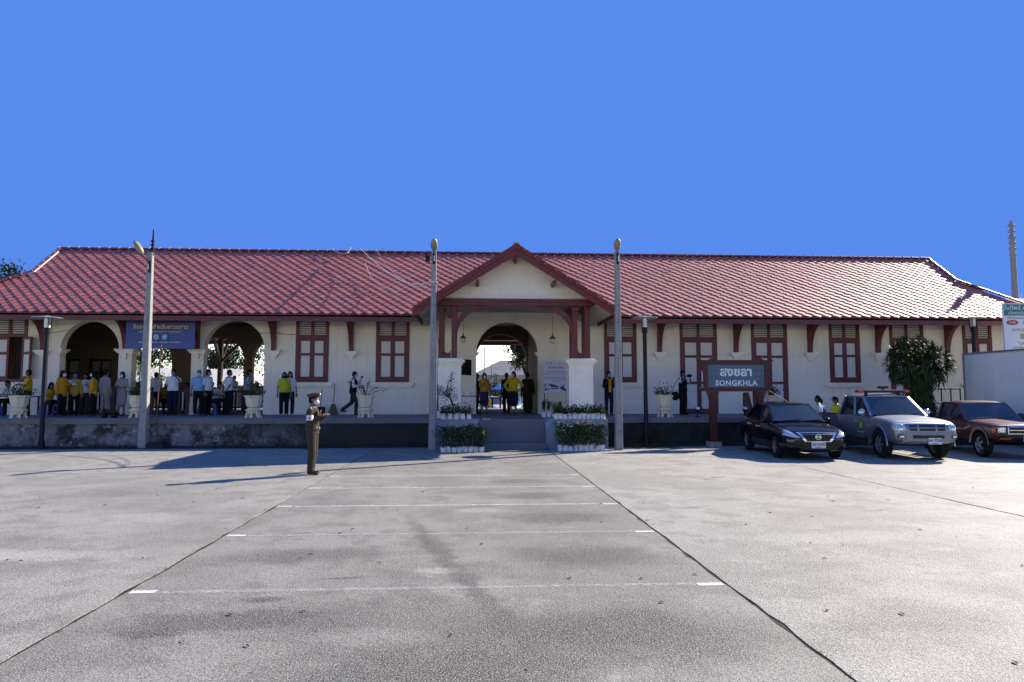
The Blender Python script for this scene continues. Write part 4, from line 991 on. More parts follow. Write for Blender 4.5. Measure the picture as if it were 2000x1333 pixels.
# stools and tables of the reading market
def stool(x, y, label, rz=0):
    t = thing('stool', label, 'stool', (x, y, PZ), rz, 'blue plastic stools'); g = MB(); g.box(-.15,.15,-.15,.15,.42,.45); g.box(-.16,.16,-.16,.16,.37,.419); link('seat', bevel(g.mesh('seat', M['blue']), .012, 1), t)
    for sx_ in (-1,1):
        for sy_ in (-1,1): g = MB(); g.bar((sx_*.19,sy_*.19,0),(sx_*.14,sy_*.14,.37),.07,.04); g.build('leg', M['blue'], t)
    for sy_ in (-1,1): g = MB(); g.bar((-.165,sy_*.165,.16),(.165,sy_*.165,.16),.02,.03); g.build('rung', M['blue'], t)
stool(-15.14,-1.62,'blue stool under the seated child by the lamp post'); stool(-14.80,-1.7,'blue stool beside the seated child, nearer the woman in orange'); stool(-16.8,-1.9,'blue stool at the far left under the table')
stool(-9.85,-.5,'blue stool in the third arch, in front of the seated man', .2); stool(-10.35,.15,'blue stool under the seated man in the third arch', .1)
def table(x, y, w, d, label, clothm='darkwood', h=.72):
    t = thing('table', label, 'table', (x, y, PZ)); g = MB(); g.box(-w/2,w/2,-d/2,d/2,h-.03,h); g.build('tabletop', M[clothm], t)
    for sx_ in (-1,1):
        for sy_ in (-1,1): g = MB(); g.cbox((sx_*(w/2-.05),sy_*(d/2-.05),(h-.03)/2),(.05,.05,h-.032)); g.build('leg', M['darkwood'], t)
table(-16.6,-1.2,1.5,.7,'dark wooden table with papers at the far left of the platform'); table(-9.2,.6,1.5,.7,'dark table with papers in the third arch'); table(-13.2,2.6,1.8,.8,'dark table inside the hall behind the middle arch')
M['paper'] = mat('paper', (.6,.6,.62), .7)
for x, y, z, rz, lab in ((-16.8,-1.3,PZ+.722,.2,'open white paper on the far left table, nearer the seated man'),(-16.3,-1.2,PZ+.722,-.3,'open white paper on the far left table, nearer the yellow shirt'),(-9.0,.5,PZ+.722,.2,'stack of papers on the table in the third arch'),(-8.75,.7,PZ+.722,.6,'loose paper at the back of the table in the third arch')):
    g = MB(); g.box(-.15,.15,-.11,.11,.0,.012); o = g.build('paper', M['paper']); o.location = (x,y,z); o.rotation_euler = (0,0,rz); tag(o, lab, 'paper')
# ---------------------------------------------------------------- people
SKIN = {k: mat('skin_'+k, c, .55, .35) for k, c in dict(a=(.22,.115,.075), b=(.15,.075,.048), c=(.30,.17,.115)).items()}
_cm = {}
def cloth(name, col, rough=.85, nz=.18):
    if name not in _cm: _cm[name] = mat('cloth_'+name, col, rough, .15, nz=(7, nz), bump=(22,.35,.02))
    return _cm[name]
CL = dict(yellow=(.55,.34,.012), gold=(.50,.27,.02), mustard=(.42,.27,.035), orange=(.52,.24,.015), white=(.62,.62,.63), sky=(.20,.38,.58), grey=(.27,.255,.24), khaki=(.30,.28,.24),
          lilac=(.34,.34,.42), black=(.008,.008,.010), navy=(.010,.012,.030), brown=(.05,.035,.028), jeans=(.03,.055,.14), police=(.046,.038,.027), robe=(.035,.022,.012), blueb=(.03,.08,.35), lime=(.42,.42,.02), violet=(.04,.03,.08), charcoal=(.03,.03,.035))
def cl(n): return cloth(n, CL[n])
HAIR = mat('black_hair', (.008,.007,.007), .7, .1, nz=(40,.3)); GREYHAIR = mat('grey_hair', (.20,.19,.18), .6, .3, nz=(40,.3))
MASK = dict(w=cloth('mask_white', (.62,.65,.66)), b=cloth('mask_blue', (.14,.36,.50)), d=cloth('mask_dark', (.02,.02,.025)), v=cloth('mask_bright_blue', (.03,.12,.55)))
SHOE = mat('shoe_leather', (.012,.011,.011), .45, .5); SHOEW = mat('pale_shoe', (.30,.28,.34), .7, .3); EYE = mat('eye', (.02,.015,.012), .3)
def remesh(g, vox, it=4, smooth=60, m=None, name='body'):
    me = g.mesh(name, m); me = modmesh(me, [('REMESH', dict(mode='VOXEL', voxel_size=vox)), ('SMOOTH', dict(factor=.5, iterations=it))])
    me.name = name; me.materials.clear(); me.materials.append(m); me.polygons.foreach_set('use_smooth', [True]*len(me.polygons)); return me
def limb(g, pts, rs, seg=10, ex=1.0, ey=1.0):
    """rounded tapering limb through pts"""
    pts = [Vector(p) for p in pts]; d0 = (pts[0]-pts[1]).normalized(); d1 = (pts[-1]-pts[-2]).normalized()
    P = [pts[0]+d0*rs[0]*.9, pts[0]+d0*rs[0]*.55]+pts+[pts[-1]+d1*rs[-1]*.55, pts[-1]+d1*rs[-1]*.9]
    r = [rs[0]*.35, rs[0]*.8]+list(rs)+[rs[-1]*.8, rs[-1]*.35]
    g.tube(P, r, seg, True, ex, ey, ref=(1,0,0) if ex != ey else None)
def hand(g, wrist, d, side, curl=.5, sc=1.0):
    """palm, four unequal bent fingers and a thumb; d = pointing direction"""
    w = Vector(wrist); d = Vector(d).normalized(); up = Vector((0,0,1)) if abs(d.z) < .9 else Vector((0,-1,0))
    s = d.cross(up).normalized(); n = s.cross(d).normalized(); s = s*side
    g.tube([w-d*.01, w+d*.03*sc, w+d*.085*sc], [.024*sc,.036*sc,.036*sc], 8, True, 1, .55, ref=tuple(s))
    for k, ln in enumerate((.070,.080,.075,.058)):
        b = w+d*.08*sc+s*((k-1.5)*.018*sc); p1 = b+d*ln*.45*sc-n*curl*.012*sc; p2 = p1+(d*(1-curl)-n*curl).normalized()*ln*.35*sc; p3 = p2+(d*(1-1.6*curl)-n*1.2*curl).normalized()*ln*.3*sc
        g.tube([b, p1, p2, p3], [.0095*sc,.009*sc,.008*sc,.006*sc], 6)
    b = w+d*.03*sc+s*.03*sc; g.tube([b, b+(d*.6+s*.8).normalized()*.035*sc, b+(d*.95+s*.5-n*curl*.5).normalized()*.065*sc], [.012*sc,.0105*sc,.008*sc], 6)
PGROUP = None
def person(x, y, z, face, label, h=1.66, pose='stand', arms=('down','down'), top='white', bottom='black', sleeve='short', skirt=False, hair='short', mask='w', skin='a', shoe=None, build=1.0,
           vest=None, cap=None, lean=0.0, sit_h=.45, turn=0, vox=.019, long_top=0, step=.0, haircol=None, group=None, mirror=False):
    """face = heading in degrees: 0 looks along -Y towards the car park, 90 along +X"""
    sc = h/1.70; b = build; sitting = pose == 'sit'
    root_loc = (x, y, z)
    hipz = .92 if not sitting else sit_h/sc+.10
    hip = Vector((0, 0, hipz))
    tl = Matrix.Rotation(-lean, 4, 'X')                  # lean forward = towards -Y
    def T(p): return hip + (Matrix.Rotation(lean, 3, 'X') @ (Vector(p)-Vector((0,0,.92))))
    pelv, waist, chest, neck, head = T((0,0,.95)), T((0,0,1.10)), T((0,.0,1.30)), T((0,.01,1.45)), T((0,-.02,1.585))
    sh = [T((s*.170*b, .01, 1.395)) for s in (-1,1)]
    if sitting:
        hips = [Vector((s*.09, 0, hipz)) for s in (-1,1)]; knees = [Vector((s*.12, -.42, hipz+.0)) for s in (-1,1)]; ank = [Vector((s*.12, -.40, .09)) for s in (-1,1)]
    elif pose == 'walk':
        hips = [Vector((s*.085, 0, hipz-.02)) for s in (-1,1)]; knees = [Vector((-.085, -.16, .50)), Vector((.085, .06, .48))]; ank = [Vector((-.085, -.14, .09)), Vector((.085, .42, .20))]
    else:
        hips = [Vector((s*.085, 0, hipz-.02)) for s in (-1,1)]; knees = [Vector((s*(.095+.01), -.02+s*step*.5, .49)) for s in (-1,1)]; ank = [Vector((s*.10, .015+s*step, .085)) for s in (-1,1)]
    el, wr = [], []
    for i, s in enumerate((-1,1)):
        a = arms[i]; S = sh[i]
        if a == 'down': e = S+Vector((s*.06, .02, -.29)); w = e+Vector((s*.01, -.06, -.25))
        elif a == 'fwd': e = S+Vector((s*.05, -.04, -.28)); w = e+Vector((-s*.10, -.23, .04))
        elif a == 'hold': e = S+Vector((s*.04, -.02, -.29)); w = e+Vector((-s*.09, -.20, .13))
        elif a == 'cross': e = S+Vector((s*.06, -.05, -.27)); w = e+Vector((-s*.22, -.12, -.02))
        elif a == 'up': e = S+Vector((s*.10, -.17, -.17)); w = e+Vector((-s*.15, -.10, .22))
        elif a == 'behind': e = S+Vector((s*.08, .10, -.26)); w = e+Vector((-s*.14, .06, -.20))
        elif a == 'hips': e = S+Vector((s*.17, .06, -.24)); w = e+Vector((-s*.12, -.10, -.18))
        elif a == 'table': e = S+Vector((s*.07, -.12, -.24)); w = e+Vector((-s*.05, -.24, .0))
        elif a == 'swing': e = S+Vector((s*.04, .12, -.26)); w = e+Vector((0, .10, -.22))
        el.append(e); wr.append(w)
    # body: one continuous skin
    g = MB(); B = b
    limb(g, [pelv, waist, chest], [.115*B,.108*B,.118*B], 12, 1.25, .88); limb(g, [chest, T((0,.01,1.40))], [.12*B,.09*B], 12, 1.35, .8)
    limb(g, [T((0,.01,1.40)), neck, head-Vector((0,0,.05))], [.06,.052,.05])
    hr = Matrix.Translation(head) @ Matrix.Rotation(R(turn), 4, 'Z') @ Matrix.Rotation(lean*.6, 4, 'X')
    g.ell((0,.005,.02), (.076,.094,.105), 14, 10, hr); g.ell((0,-.030,-.045), (.056,.058,.065), 12, 8, hr)
    nose = MB(); g.add(*(lambda q: (q.v, q.f))(MB().ell((0,-.098,-.012), (.014,.020,.026), 8, 6, hr)))
    for s in (-1,1): g.ell((s*.078,.012,-.005), (.012,.022,.032), 8, 6, hr)
    for i in range(2):
        limb(g, [sh[i], el[i]], [.048*B,.038*B]); limb(g, [el[i], wr[i]], [.037*B,.026])
        limb(g, [hips[i], knees[i]], [.085*B,.056*B]); limb(g, [knees[i], ank[i]], [.054*B,.038])
        limb(g, [ank[i]+Vector((0,.02,-.03)), ank[i]+Vector((0,-.13,-.05))], [.036,.03])
    g.v = [tuple(Vector(p)*sc) for p in g.v]
    me = remesh(g, vox, 3, m=SKIN[skin], name='person')
    hg = MB()
    for i, s in enumerate((-1,1)): hand(hg, wr[i], (wr[i]-el[i]).normalized() if arms[i] != 'down' else Vector((0,-.15,-1)), -s, .55 if arms[i] in ('hold','up','table') else .35)
    hg.v = [tuple(Vector(p)*sc) for p in hg.v]
    hm = hg.mesh('hands', SKIN[skin]); hm.polygons.foreach_set('use_smooth', [True]*len(hm.polygons))
    bm = bmesh.new(); bm.from_mesh(me); bm.from_mesh(hm); bm.to_mesh(me); bm.free()
    root = link('person', me); root.location = root_loc; root.rotation_euler = (0,0,R(face)); tag(root, label, 'person', group)
    def piece(name, g, m, vx=None, it=3):
        g.v = [tuple(Vector(p)*sc) for p in g.v]; o = link(name, remesh(g, vx or vox, it, m=m, name=name), root); return o
    # top
    g = MB(); lo = T((0,0,.90-long_top)); limb(g, [lo+Vector((0,0,.05)), waist, chest], [.150*B,.136*B,.142*B], 14, 1.25, .92); limb(g, [chest, T((0,.01,1.40))], [.140*B,.07*B], 14, 1.3, .82)
    for i, s in enumerate((-1,1)):
        e = sh[i].lerp(el[i], .82) if sleeve == 'short' else el[i]
        limb(g, [T((s*.06,.01,1.415)), sh[i]-Vector((0,0,.025)), e], [.05*B,.058*B,.058*B])
        if sleeve == 'long': limb(g, [el[i], wr[i].lerp(el[i], .08)], [.055*B,.042*B])
    piece('shirt' if not (skirt and long_top > .3) else 'robe', g, cl(top))
    # collar
    g = MB(); g.lathe([(.062,.0),(.068,.035),(.056,.045)], (0,0,0), 12); c = T((0,.008,1.425)); g.v = [tuple((Vector(p)+c)*sc) for p in g.v]; g.build('collar', cl(top), root, 50)
    if vest:
        g = MB(); limb(g, [lo+Vector((0,0,.02)), waist, chest], [.158*B,.146*B,.152*B], 14, 1.25, .94); limb(g, [chest, T((0,.01,1.39))], [.150*B,.10*B], 14, 1.36, .84); piece('vest', g, cl(vest))
    # bottom
    if skirt:
        g = MB(); kz = .42 if skirt != 'long' else .12
        limb(g, [pelv, (hips[0]+hips[1])/2-Vector((0,0,.10)), Vector((0,-.01,kz+.04))], [.135*B,.158*B,.150*B], 14, 1.2, .95); piece('skirt', g, cl(bottom))
    else:
        g = MB(); limb(g, [pelv+Vector((0,0,.04)), (hips[0]+hips[1])/2-Vector((0,0,.03))], [.135*B,.135*B], 14, 1.22, .95)
        for i in range(2):
            limb(g, [hips[i], knees[i]], [.103*B,.080*B]); limb(g, [knees[i], ank[i]+Vector((0,0,.02))], [.079*B,.070*B])
        piece('trousers', g, cl(bottom))
    g = MB()
    for i in range(2):
        f = ank[i]; limb(g, [f+Vector((0,.035,-.035)), f+Vector((0,-.15,-.052))], [.045,.034])
    piece('shoes', g, shoe or SHOE, .016, 2)
    # head dress
    hc = haircol or HAIR; g = MB()
    if hair != 'none':
        g.ell((0,.018,.045), (.086,.098,.095), 14, 10, hr); g.ell((0,.045,-.01), (.080,.075,.085), 12, 8, hr)
        if hair == 'long':
            q = MB(); limb(g, [hr @ Vector((0,.06,.0)), hr @ Vector((0,.085,-.12)), hr @ Vector((0,.10,-.28))], [.085,.085,.06], 10, 1.15, .6)
            for s in (-1,1): limb(g, [hr @ Vector((s*.07,.0,.03)), hr @ Vector((s*.082,.02,-.12))], [.032,.03])
        if hair == 'bun': g.ell((0,.10,.06), (.045,.045,.045), 10, 8, hr)
        if hair == 'bob':
            for s in (-1,1): limb(g, [hr @ Vector((s*.07,.02,.04)), hr @ Vector((s*.078,.03,-.09))], [.035,.034])
            limb(g, [hr @ Vector((0,.07,.0)), hr @ Vector((0,.075,-.10))], [.07,.05], 10, 1.1, .6)
        piece('hair', g, hc, .013, 2)
    for s in (-1,1):
        g = MB(); g.ell((s*.030,-.088,.012), (.012,.007,.007), 8, 5, hr); g.v = [tuple(Vector(p)*sc) for p in g.v]; g.build('eye', EYE, root, 60)
    if mask:
        g = MB(); g.ell((0,-.052,-.048), (.066,.062,.060), 14, 10, hr); g.v = [tuple(Vector(p)*sc) for p in g.v]; g.build('mask', MASK[mask], root, 60)
    if cap:
        g = MB(); g.ell((0,.01,.055), (.094,.106,.085), 14, 10, hr); g.v = [tuple(Vector(p)*sc) for p in g.v]; o = g.build('cap', cl(cap), root, 60)
        g = MB(); g.prism([(-.07,-.06),(.07,-.06),(.055,-.16),(0,-.18),(-.055,-.16)], 'z', .045, .058); g.v = [tuple((hr @ Vector(p))*sc) for p in g.v]; g.build('brim', cl(cap), o)
    info = dict(root=root, sc=sc, wr=wr, el=el, sh=sh, hr=hr, T=T, chest=chest)
    return info
def held(info, name, label, cat, g, m, at):
    """a thing held in the hand: top-level, placed where the hand is"""
    r = info['root']; M4 = Matrix.Translation(r.location) @ r.rotation_euler.to_matrix().to_4x4() @ Matrix.Translation(Vector(at)*info['sc'])
    o = g.build(name, m, None, 50) if not isinstance(g, bpy.types.Mesh) else link(name, g); o.matrix_world = M4; return tag(o, label, cat)
def sheet():
    g = MB(); g.box(-.10,.10,-.14,.14,-.004,.004, Euler((R(35),0,0)).to_matrix().to_4x4()); return g
GL = 'people gathered on the left half of the platform'; GH = 'people reading inside the dark hall'
# the policeman on the forecourt
pm = person(-3.45, -11.92, 0, 86, 'policeman in brown uniform and peaked cap standing alone on the forecourt', 1.72, 'stand', ('hold','hold'), 'police', 'police', 'long', hair='short', mask='w', skin='a', vox=.011, step=.02, build=1.06)
rt = pm['root']; hr = pm['hr']; s_ = pm['sc']
def pp(name, g, m, sm=50):
    g.v = [tuple(Vector(p)*s_) for p in g.v]; return g.build(name, m, rt, sm)
M['capcloth'] = cloth('police_cap', (.085,.068,.050)); M['capband'] = cloth('cap_band', (.12,.012,.02)); M['gilt'] = mat('gilt_badge', (.45,.38,.22), .35, .5, metal=.6)
g = MB(); g.lathe([(.098,.052),(.101,.085),(.130,.115),(.134,.127),(.09,.150),(.0,.156)], (0,-.005,0), 20, 1, 1.12, cap=False); g.v = [tuple(hr @ (Matrix.Rotation(R(-10),4,'X') @ Vector(p))) for p in g.v]; cp_ = pp('peaked_cap', g, M['capcloth'])
g = MB(); g.lathe([(.103,.052),(.1055,.083)], (0,-.005,0), 20, 1, 1.12, cap=False); g.v = [tuple(hr @ (Matrix.Rotation(R(-10),4,'X') @ Vector(p))) for p in g.v]; g.v = [tuple(Vector(p)*s_) for p in g.v]; g.build('cap_band', M['capband'], cp_, 50)
g = MB(); g.prism([(-.085,-.075),(.085,-.075),(.075,-.13),(.04,-.165),(-.04,-.165),(-.075,-.13)], 'z', .040, .050); g.v = [tuple(hr @ (Matrix.Rotation(R(-18),4,'X') @ Vector(p))) for p in g.v]; g.v = [tuple(Vector(p)*s_) for p in g.v]; g.build('peak', SHOE, cp_)
g = MB(); g.ell((0,-.132,.105), (.028,.012,.034), 8, 6); g.v = [tuple((hr @ Vector(p))*s_) for p in g.v]; g.build('cap_badge', M['gilt'], cp_, 60)
g = MB(); T = pm['T']; c = T((0,0,.985)); g.lathe([(.146,-.022),(.150,-.018),(.150,.018),(.146,.022)], tuple(c), 18, 1.26, .95); pp('belt', g, SHOE)
g = MB(); g.box(-.03,.03,-.155,-.140,.962,1.008); pp('buckle', g, M['gilt'])
g = MB(); a, b_ = pm['sh'][0], pm['el'][0]; g.tube([a.lerp(b_,.48), a.lerp(b_,.86)], [.0735,.072], 14, False); ab = pp('armband', modmesh and g, cloth('armband', (.62,.62,.66)))
g = MB(); mid = a.lerp(b_,.67); g.ell(tuple(mid+Vector((-.066,-.01,0))), (.012,.024,.024), 10, 6); g.v = [tuple(Vector(p)*s_) for p in g.v]; g.build('armband_badge', SHOE, ab, 60)
for s in (-1,1):
    g = MB(); c = T((s*.085,-.132,1.30)); g.cbox(tuple(c), (.085,.016,.10)); pp('pocket', g, cl('police')); g = MB(); g.bar(T((s*.09,.01,1.455)), T((s*.19,.01,1.425)), .05, .014); pp('epaulette', g, cloth('epaulette', (.05,.042,.03)))
g = MB(); g.ell(tuple(T((.10,-.142,1.335))), (.022,.012,.03), 8, 6); pp('lanyard_badge', g, M['adred'])
g = MB(); g.box(-.037,.037,-.006,.006,-.07,.07, Euler((R(-50),0,0)).to_matrix().to_4x4()); ph = (pm['wr'][0]+pm['wr'][1])/2+Vector((0,-.10,.035))
held(pm, 'phone', 'black mobile phone in the hands of the policeman', 'phone', g, M['blackmetal'], ph)
# on the platform, left to right
person(-16.95,-.75,PZ,-10,'seated man in white shirt reading at the table at the far left',1.66,'sit',('table','table'),'white','black',skin='b',mask=None,lean=R(18),group=GL)
i_ = person(-16.01,-1.35,PZ,-70,'standing man in bright yellow polo shirt by the open window',1.66,'stand',('fwd','fwd'),'yellow','black',skin='b',mask=None,turn=-10,group=GL)
held(i_,'paper','white paper held by the man in bright yellow polo','paper',sheet(),M['paper'],i_['wr'][0]+Vector((.03,-.08,.03)))
person(-15.14,-1.62,PZ,60,'seated girl with long hair in yellow shirt behind the lamp post',1.55,'sit',('table','table'),'yellow','black',hair='long',mask=None,skin='b',lean=R(16),sit_h=.42,group=GL)
i_ = person(-14.53,-1.85,PZ,78,'woman in orange blouse with long black hair, facing right',1.62,'stand',('down','hold'),'orange','black',hair='long',mask='w',long_top=.10,build=1.08,sleeve='long',group=GL)
held(i_,'paper','pale booklet held by the woman in orange','paper',sheet(),M['paper'],i_['wr'][1]+Vector((0,-.08,.02)))
person(-14.32,-1.45,PZ,20,'woman in mustard blouse with a bright blue mask',1.57,'stand',('hold','down'),'mustard','black',hair='short',mask='v',long_top=.08,sleeve='long',group=GL)
person(-13.52,-1.75,PZ,-75,'woman in gold blouse with dark ponytail, facing left',1.62,'stand',('hold','down'),'gold','black',hair='long',mask='w',long_top=.09,sleeve='long',build=1.05,group=GL)
person(-14.59,-.30,PZ,10,'woman behind the gold blouse holding a white cloth',1.55,'stand',('hold','hold'),'white','brown',hair='bob',mask=None,group=GL)
person(-13.55,-.9,PZ,160,'man in pale khaki uniform seen from behind',1.68,'stand',('down','down'),'khaki','khaki',sleeve='long',mask=None,hair='short',group=GL)
person(-12.85,-1.1,PZ,-5,'woman in grey blouse and grey skirt with white mask',1.60,'stand',('cross','cross'),'grey','grey',skirt='short',hair='bob',mask='w',shoe=SHOE,group=GL)
person(-13.68,1.8,PZ,30,'seated reader in white behind the tallest pole',1.62,'sit',('table','table'),'white','black',mask=None,skin='b',lean=R(15),group=GH)
person(-12.56,.9,PZ,200,'man in white polo bending away behind the tallest pole',1.68,'stand',('fwd','fwd'),'white','black',mask=None,skin='b',lean=R(18),group=GH)
person(-12.47,1.5,PZ,40,'reader in a mustard top bending inside the hall',1.6,'sit',('table','table'),'mustard','black',mask=None,skin='b',lean=R(20),group=GH)
person(-11.11,-.9,PZ,10,'man in white shirt and dark trousers beside the thin stake',1.70,'stand',('behind','up'),'white','navy',mask='b',skin='b',build=1.1,group=GL)
person(-11.87,1.6,PZ,-30,'dark haired reader in black inside the middle arch',1.6,'sit',('table','table'),'black','black',mask=None,skin='b',hair='bob',lean=R(22),group=GH)
person(-11.9,2.6,PZ,-20,'reader in lilac deep inside the hall by the pier',1.6,'sit',('table','table'),'lilac','black',mask=None,hair='bob',lean=R(15),group=GH)
person(-10.16,-.95,PZ,15,'grey haired man in sky blue polo shirt',1.68,'stand',('down','down'),'sky','black',mask='w',haircol=GREYHAIR,skin='a',group=GL)
person(-9.90,-.75,PZ,70,'man in white polo with pale blue mask beside the sky blue polo',1.70,'stand',('down','down'),'white','black',mask='b',skin='b',group=GL)
person(-9.93,.15,PZ,55,'seated man in white shirt with blue mask in the third arch',1.66,'sit',('table','table'),'white','navy',mask='b',skin='b',lean=R(20),group=GL)
person(-10.51,1.3,PZ,20,'reader in dark clothes behind the seated man in white',1.6,'sit',('hold','hold'),'charcoal','black',mask=None,skin='b',lean=R(8),group=GH)
person(-9.20,-.55,PZ,140,'man in white shirt standing with his hands behind his back',1.70,'stand',('behind','behind'),'white','black',mask=None,skin='b',turn=-40,group=GL)
i_ = person(-8.81,.35,PZ,95,'tall man in lilac grey shirt leafing through a book',1.74,'stand',('fwd','fwd'),'lilac','charcoal',mask='b',build=1.12,lean=R(6),group=GL)
held(i_,'book','open dark book in the hands of the man in lilac grey','book',sheet(),M['ink'],i_['wr'][0]+Vector((.05,-.10,.05)))
person(-8.57,1.25,PZ,-60,'seated woman in patterned white behind the planter in the third arch',1.6,'sit',('table','table'),'white','navy',mask=None,hair='bob',skin='a',lean=R(15),group=GH)
person(-11.48,6.7,PZ,-20,'small figure in white beyond the rear railing',1.65,'stand',('down','fwd'),'white','navy',mask='w',skin='b',group=GH)
person(-6.89,-1.5,PZ,25,'woman in yellow polo and black trousers standing alone by the wall',1.58,'stand',('down','down'),'lime','black',hair='bob',mask='d',shoe=SHOEW,build=1.05,turn=-15,step=.03)
person(-6.80,-1.05,PZ,20,'woman in white half hidden behind the yellow polo',1.62,'stand',('down','down'),'white','black',hair='long',mask=None,shoe=SHOEW)
person(-4.49,-.95,PZ,88,'boy in black vest and white sleeves walking to the right',1.63,'walk',('fwd','up'),'white','charcoal',mask='w',skin='b',vest='black',lean=R(4),sleeve='long')
person(.47,.25,PZ,15,'woman in gold top and dark skirt at the left of the arch',1.62,'stand',('hold','down'),'gold','violet',skirt='short',mask='w',hair='bob',skin='c')
person(1.58,-.5,PZ,-10,'woman in golden yellow top seen in the middle of the arch',1.66,'stand',('hips','hips'),'yellow','navy',skirt='short',mask='w',hair='bob',skin='c',build=1.08,turn=-35,sleeve='long')
person(.17,.75,PZ,90,'dark clothed person half hidden by the left side of the arch',1.6,'stand',('down','down'),'black','black',mask=None)
person(1.42,1.6,PZ,200,'person in black behind the golden yellow top',1.66,'stand',('down','down'),'charcoal','black',mask=None,hair='short')
person(2.25,.9,PZ,180,'person in a long dark brown robe in the shadow of the arch',1.66,'stand',('down','down'),'robe','robe',skirt='long',mask=None,sleeve='long',build=1.1)
person(5.12,-1.5,PZ,5,'young man in navy jacket with a yellow scarf behind the right pole',1.64,'stand',('hold','hold'),'navy','navy',sleeve='long',mask='b',skin='b',turn=10)
o = COL.objects; sc_ = MB(); sc_.box(-.045,.045,-.02,.012,-.46,.0); sc_.bar((-.05,0,0),(-.09,.05,.10),.05,.02); sc_.bar((.05,0,0),(.09,.05,.10),.05,.02)
r_ = [q for q in COL.objects if q.get('label','').startswith('young man in navy')][0]; q = sc_.build('scarf', cl('yellow'), r_); q.location = (0,-.155,1.32)
cm = person(7.89,-1.7,PZ,30,'photographer in black vest over a pale shirt raising a camera',1.66,'stand',('up','up'),'white','black',mask=None,skin='b',vest='black',turn=15,sleeve='short')
g = MB(); g.box(-.07,.07,-.03,.03,-.045,.045); g.box(-.025,.025,-.03,.03,.045,.065); me = g.mesh('camera', M['blackmetal']); o = held(cm,'camera','black camera raised by the photographer in the vest','camera',me,None,(cm['wr'][0]+cm['wr'][1])/2+Vector((0,-.06,.06)))
g = MB(); g.tube([(0,-.03,0),(0,-.13,0)], [.036,.040], 12); g.build('lens', M['blackmetal'], o, 40)
g = MB(); g.ell((0,0,0), (.17,.09,.17), 12, 8); o = g.build('bag', cl('black'), None, 60); o.location = (7.59,-1.72,PZ+.72); tag(o, 'round black shoulder bag at the hip of the photographer', 'bag')
g = MB(); g.tube([(-.13,0,.10),(-.04,-.02,.40),(.12,-.02,.66)], .012, 5); g.build('strap', cl('black'), o)
person(11.42,-4.95,0,-120,'man in white shirt behind the sedan, head turned away',1.66,'stand',('down','down'),'white','black',mask=None,skin='b',turn=-10)
person(11.66,-4.62,0,-150,'person in blue shirt just behind the man in white by the sedan',1.58,'stand',('down','down'),'blueb','black',mask=None,skin='b')
person(12.02,-4.95,0,-95,'man in yellow shirt and dark cap behind the silver pickup bed',1.62,'stand',('down','fwd'),'lime','black',mask=None,skin='b',cap='black',build=1.08)
person(.95,18.0,.0,180,'small figure in pale yellow walking in the yard beyond the arch',1.65,'walk',('down','down'),'mustard','black',mask=None)
# ---------------------------------------------------------------- vehicles (local front = -Y)
M['navypaint'] = mat('dark_navy_car_paint', (.002,.003,.008), .25, .05, coat=.6)
M['navypaint'].node_tree.nodes['Principled BSDF'].inputs['Specular Tint'].default_value = (.55,.7,1,1)
M['silverpaint'] = mat('silver_blue_car_paint', (.20,.225,.275), .46, .5, metal=.7, nz=(1.5,.12), coat=.6)
M['redpaint'] = mat('faded_maroon_paint', (.085,.006,.011), .34, .5, nz=(1.4,.25), coat=.4)
M['tyre'] = mat('tyre_rubber', (.012,.012,.013), .85, .2, nz=(20,.3))
M['alloy'] = mat('wheel_alloy', (.30,.31,.33), .4, .5, metal=.7)
M['chrome'] = mat('chrome_trim', (.62,.64,.68), .15, .5, metal=.9)
M['plastic'] = mat('black_plastic', (.013,.013,.015), .6, .4)
M['carglass'] = mat('tinted_sky_sheen_glass', (.05,.065,.085), .04, 1.0, trans=(.42,(.42,.47,.50)))  # tinted glass, its base blue lightened to stand in for reflected sky
M['darkglass'] = mat('dark_tinted_glass', (.008,.010,.012), .05, .8, trans=(.18,(.3,.33,.35)))
M['lamp'] = mat('headlamp_lens', (.46,.50,.52), .10, .8, coat=.8)
M['lampin'] = mat('headlamp_reflector', (.55,.57,.6), .2, .5, metal=.8)
M['amber'] = mat('amber_lens', (.45,.10,.01), .2, .5)
M['plate'] = mat('white_plate', (.60,.60,.60), .5)
M['redlens'] = mat('red_lens', (.45,.012,.015), .2, .5)
M['seat'] = mat('seat_cloth', (.06,.06,.065), .9, .2)
M['stripe'] = mat('beige_stripe', (.26,.22,.16), .5); M['stripedark'] = mat('dark_stripe', (.06,.055,.05), .5)
M['dgreen'] = mat('green_decal', (.03,.20,.05), .5); M['dyellow'] = mat('yellow_decal', (.50,.48,.06), .5)
def body_loft(st):
    g = MB(); rings = []
    for (y, w, zb, zs, zt) in st:
        h = zs-zb
        half = [(0,zb),(w*.82,zb),(w*.965,zb+.07),(w*.995,zb+.30*h),(w,zb+.55*h),(w*.985,zb+.82*h),(w*.955,zs),(w*.87,zs+(zt-zs)*.45),(w*.48,zt-(zt-zs)*.12),(0,zt)]
        rings.append([(x, y, z) for x, z in half]+[(-x, y, z) for x, z in half[-2:0:-1]])
    n = len(rings[0])
    for r in rings: g.v += r
    for i in range(len(rings)-1):
        for k in range(n): g.f.append((i*n+k, i*n+(k+1) % n, (i+1)*n+(k+1) % n, (i+1)*n+k))
    g.f.append(tuple(range(n))); g.f.append(tuple(range((len(rings)-1)*n, len(rings)*n))[::-1])
    return g
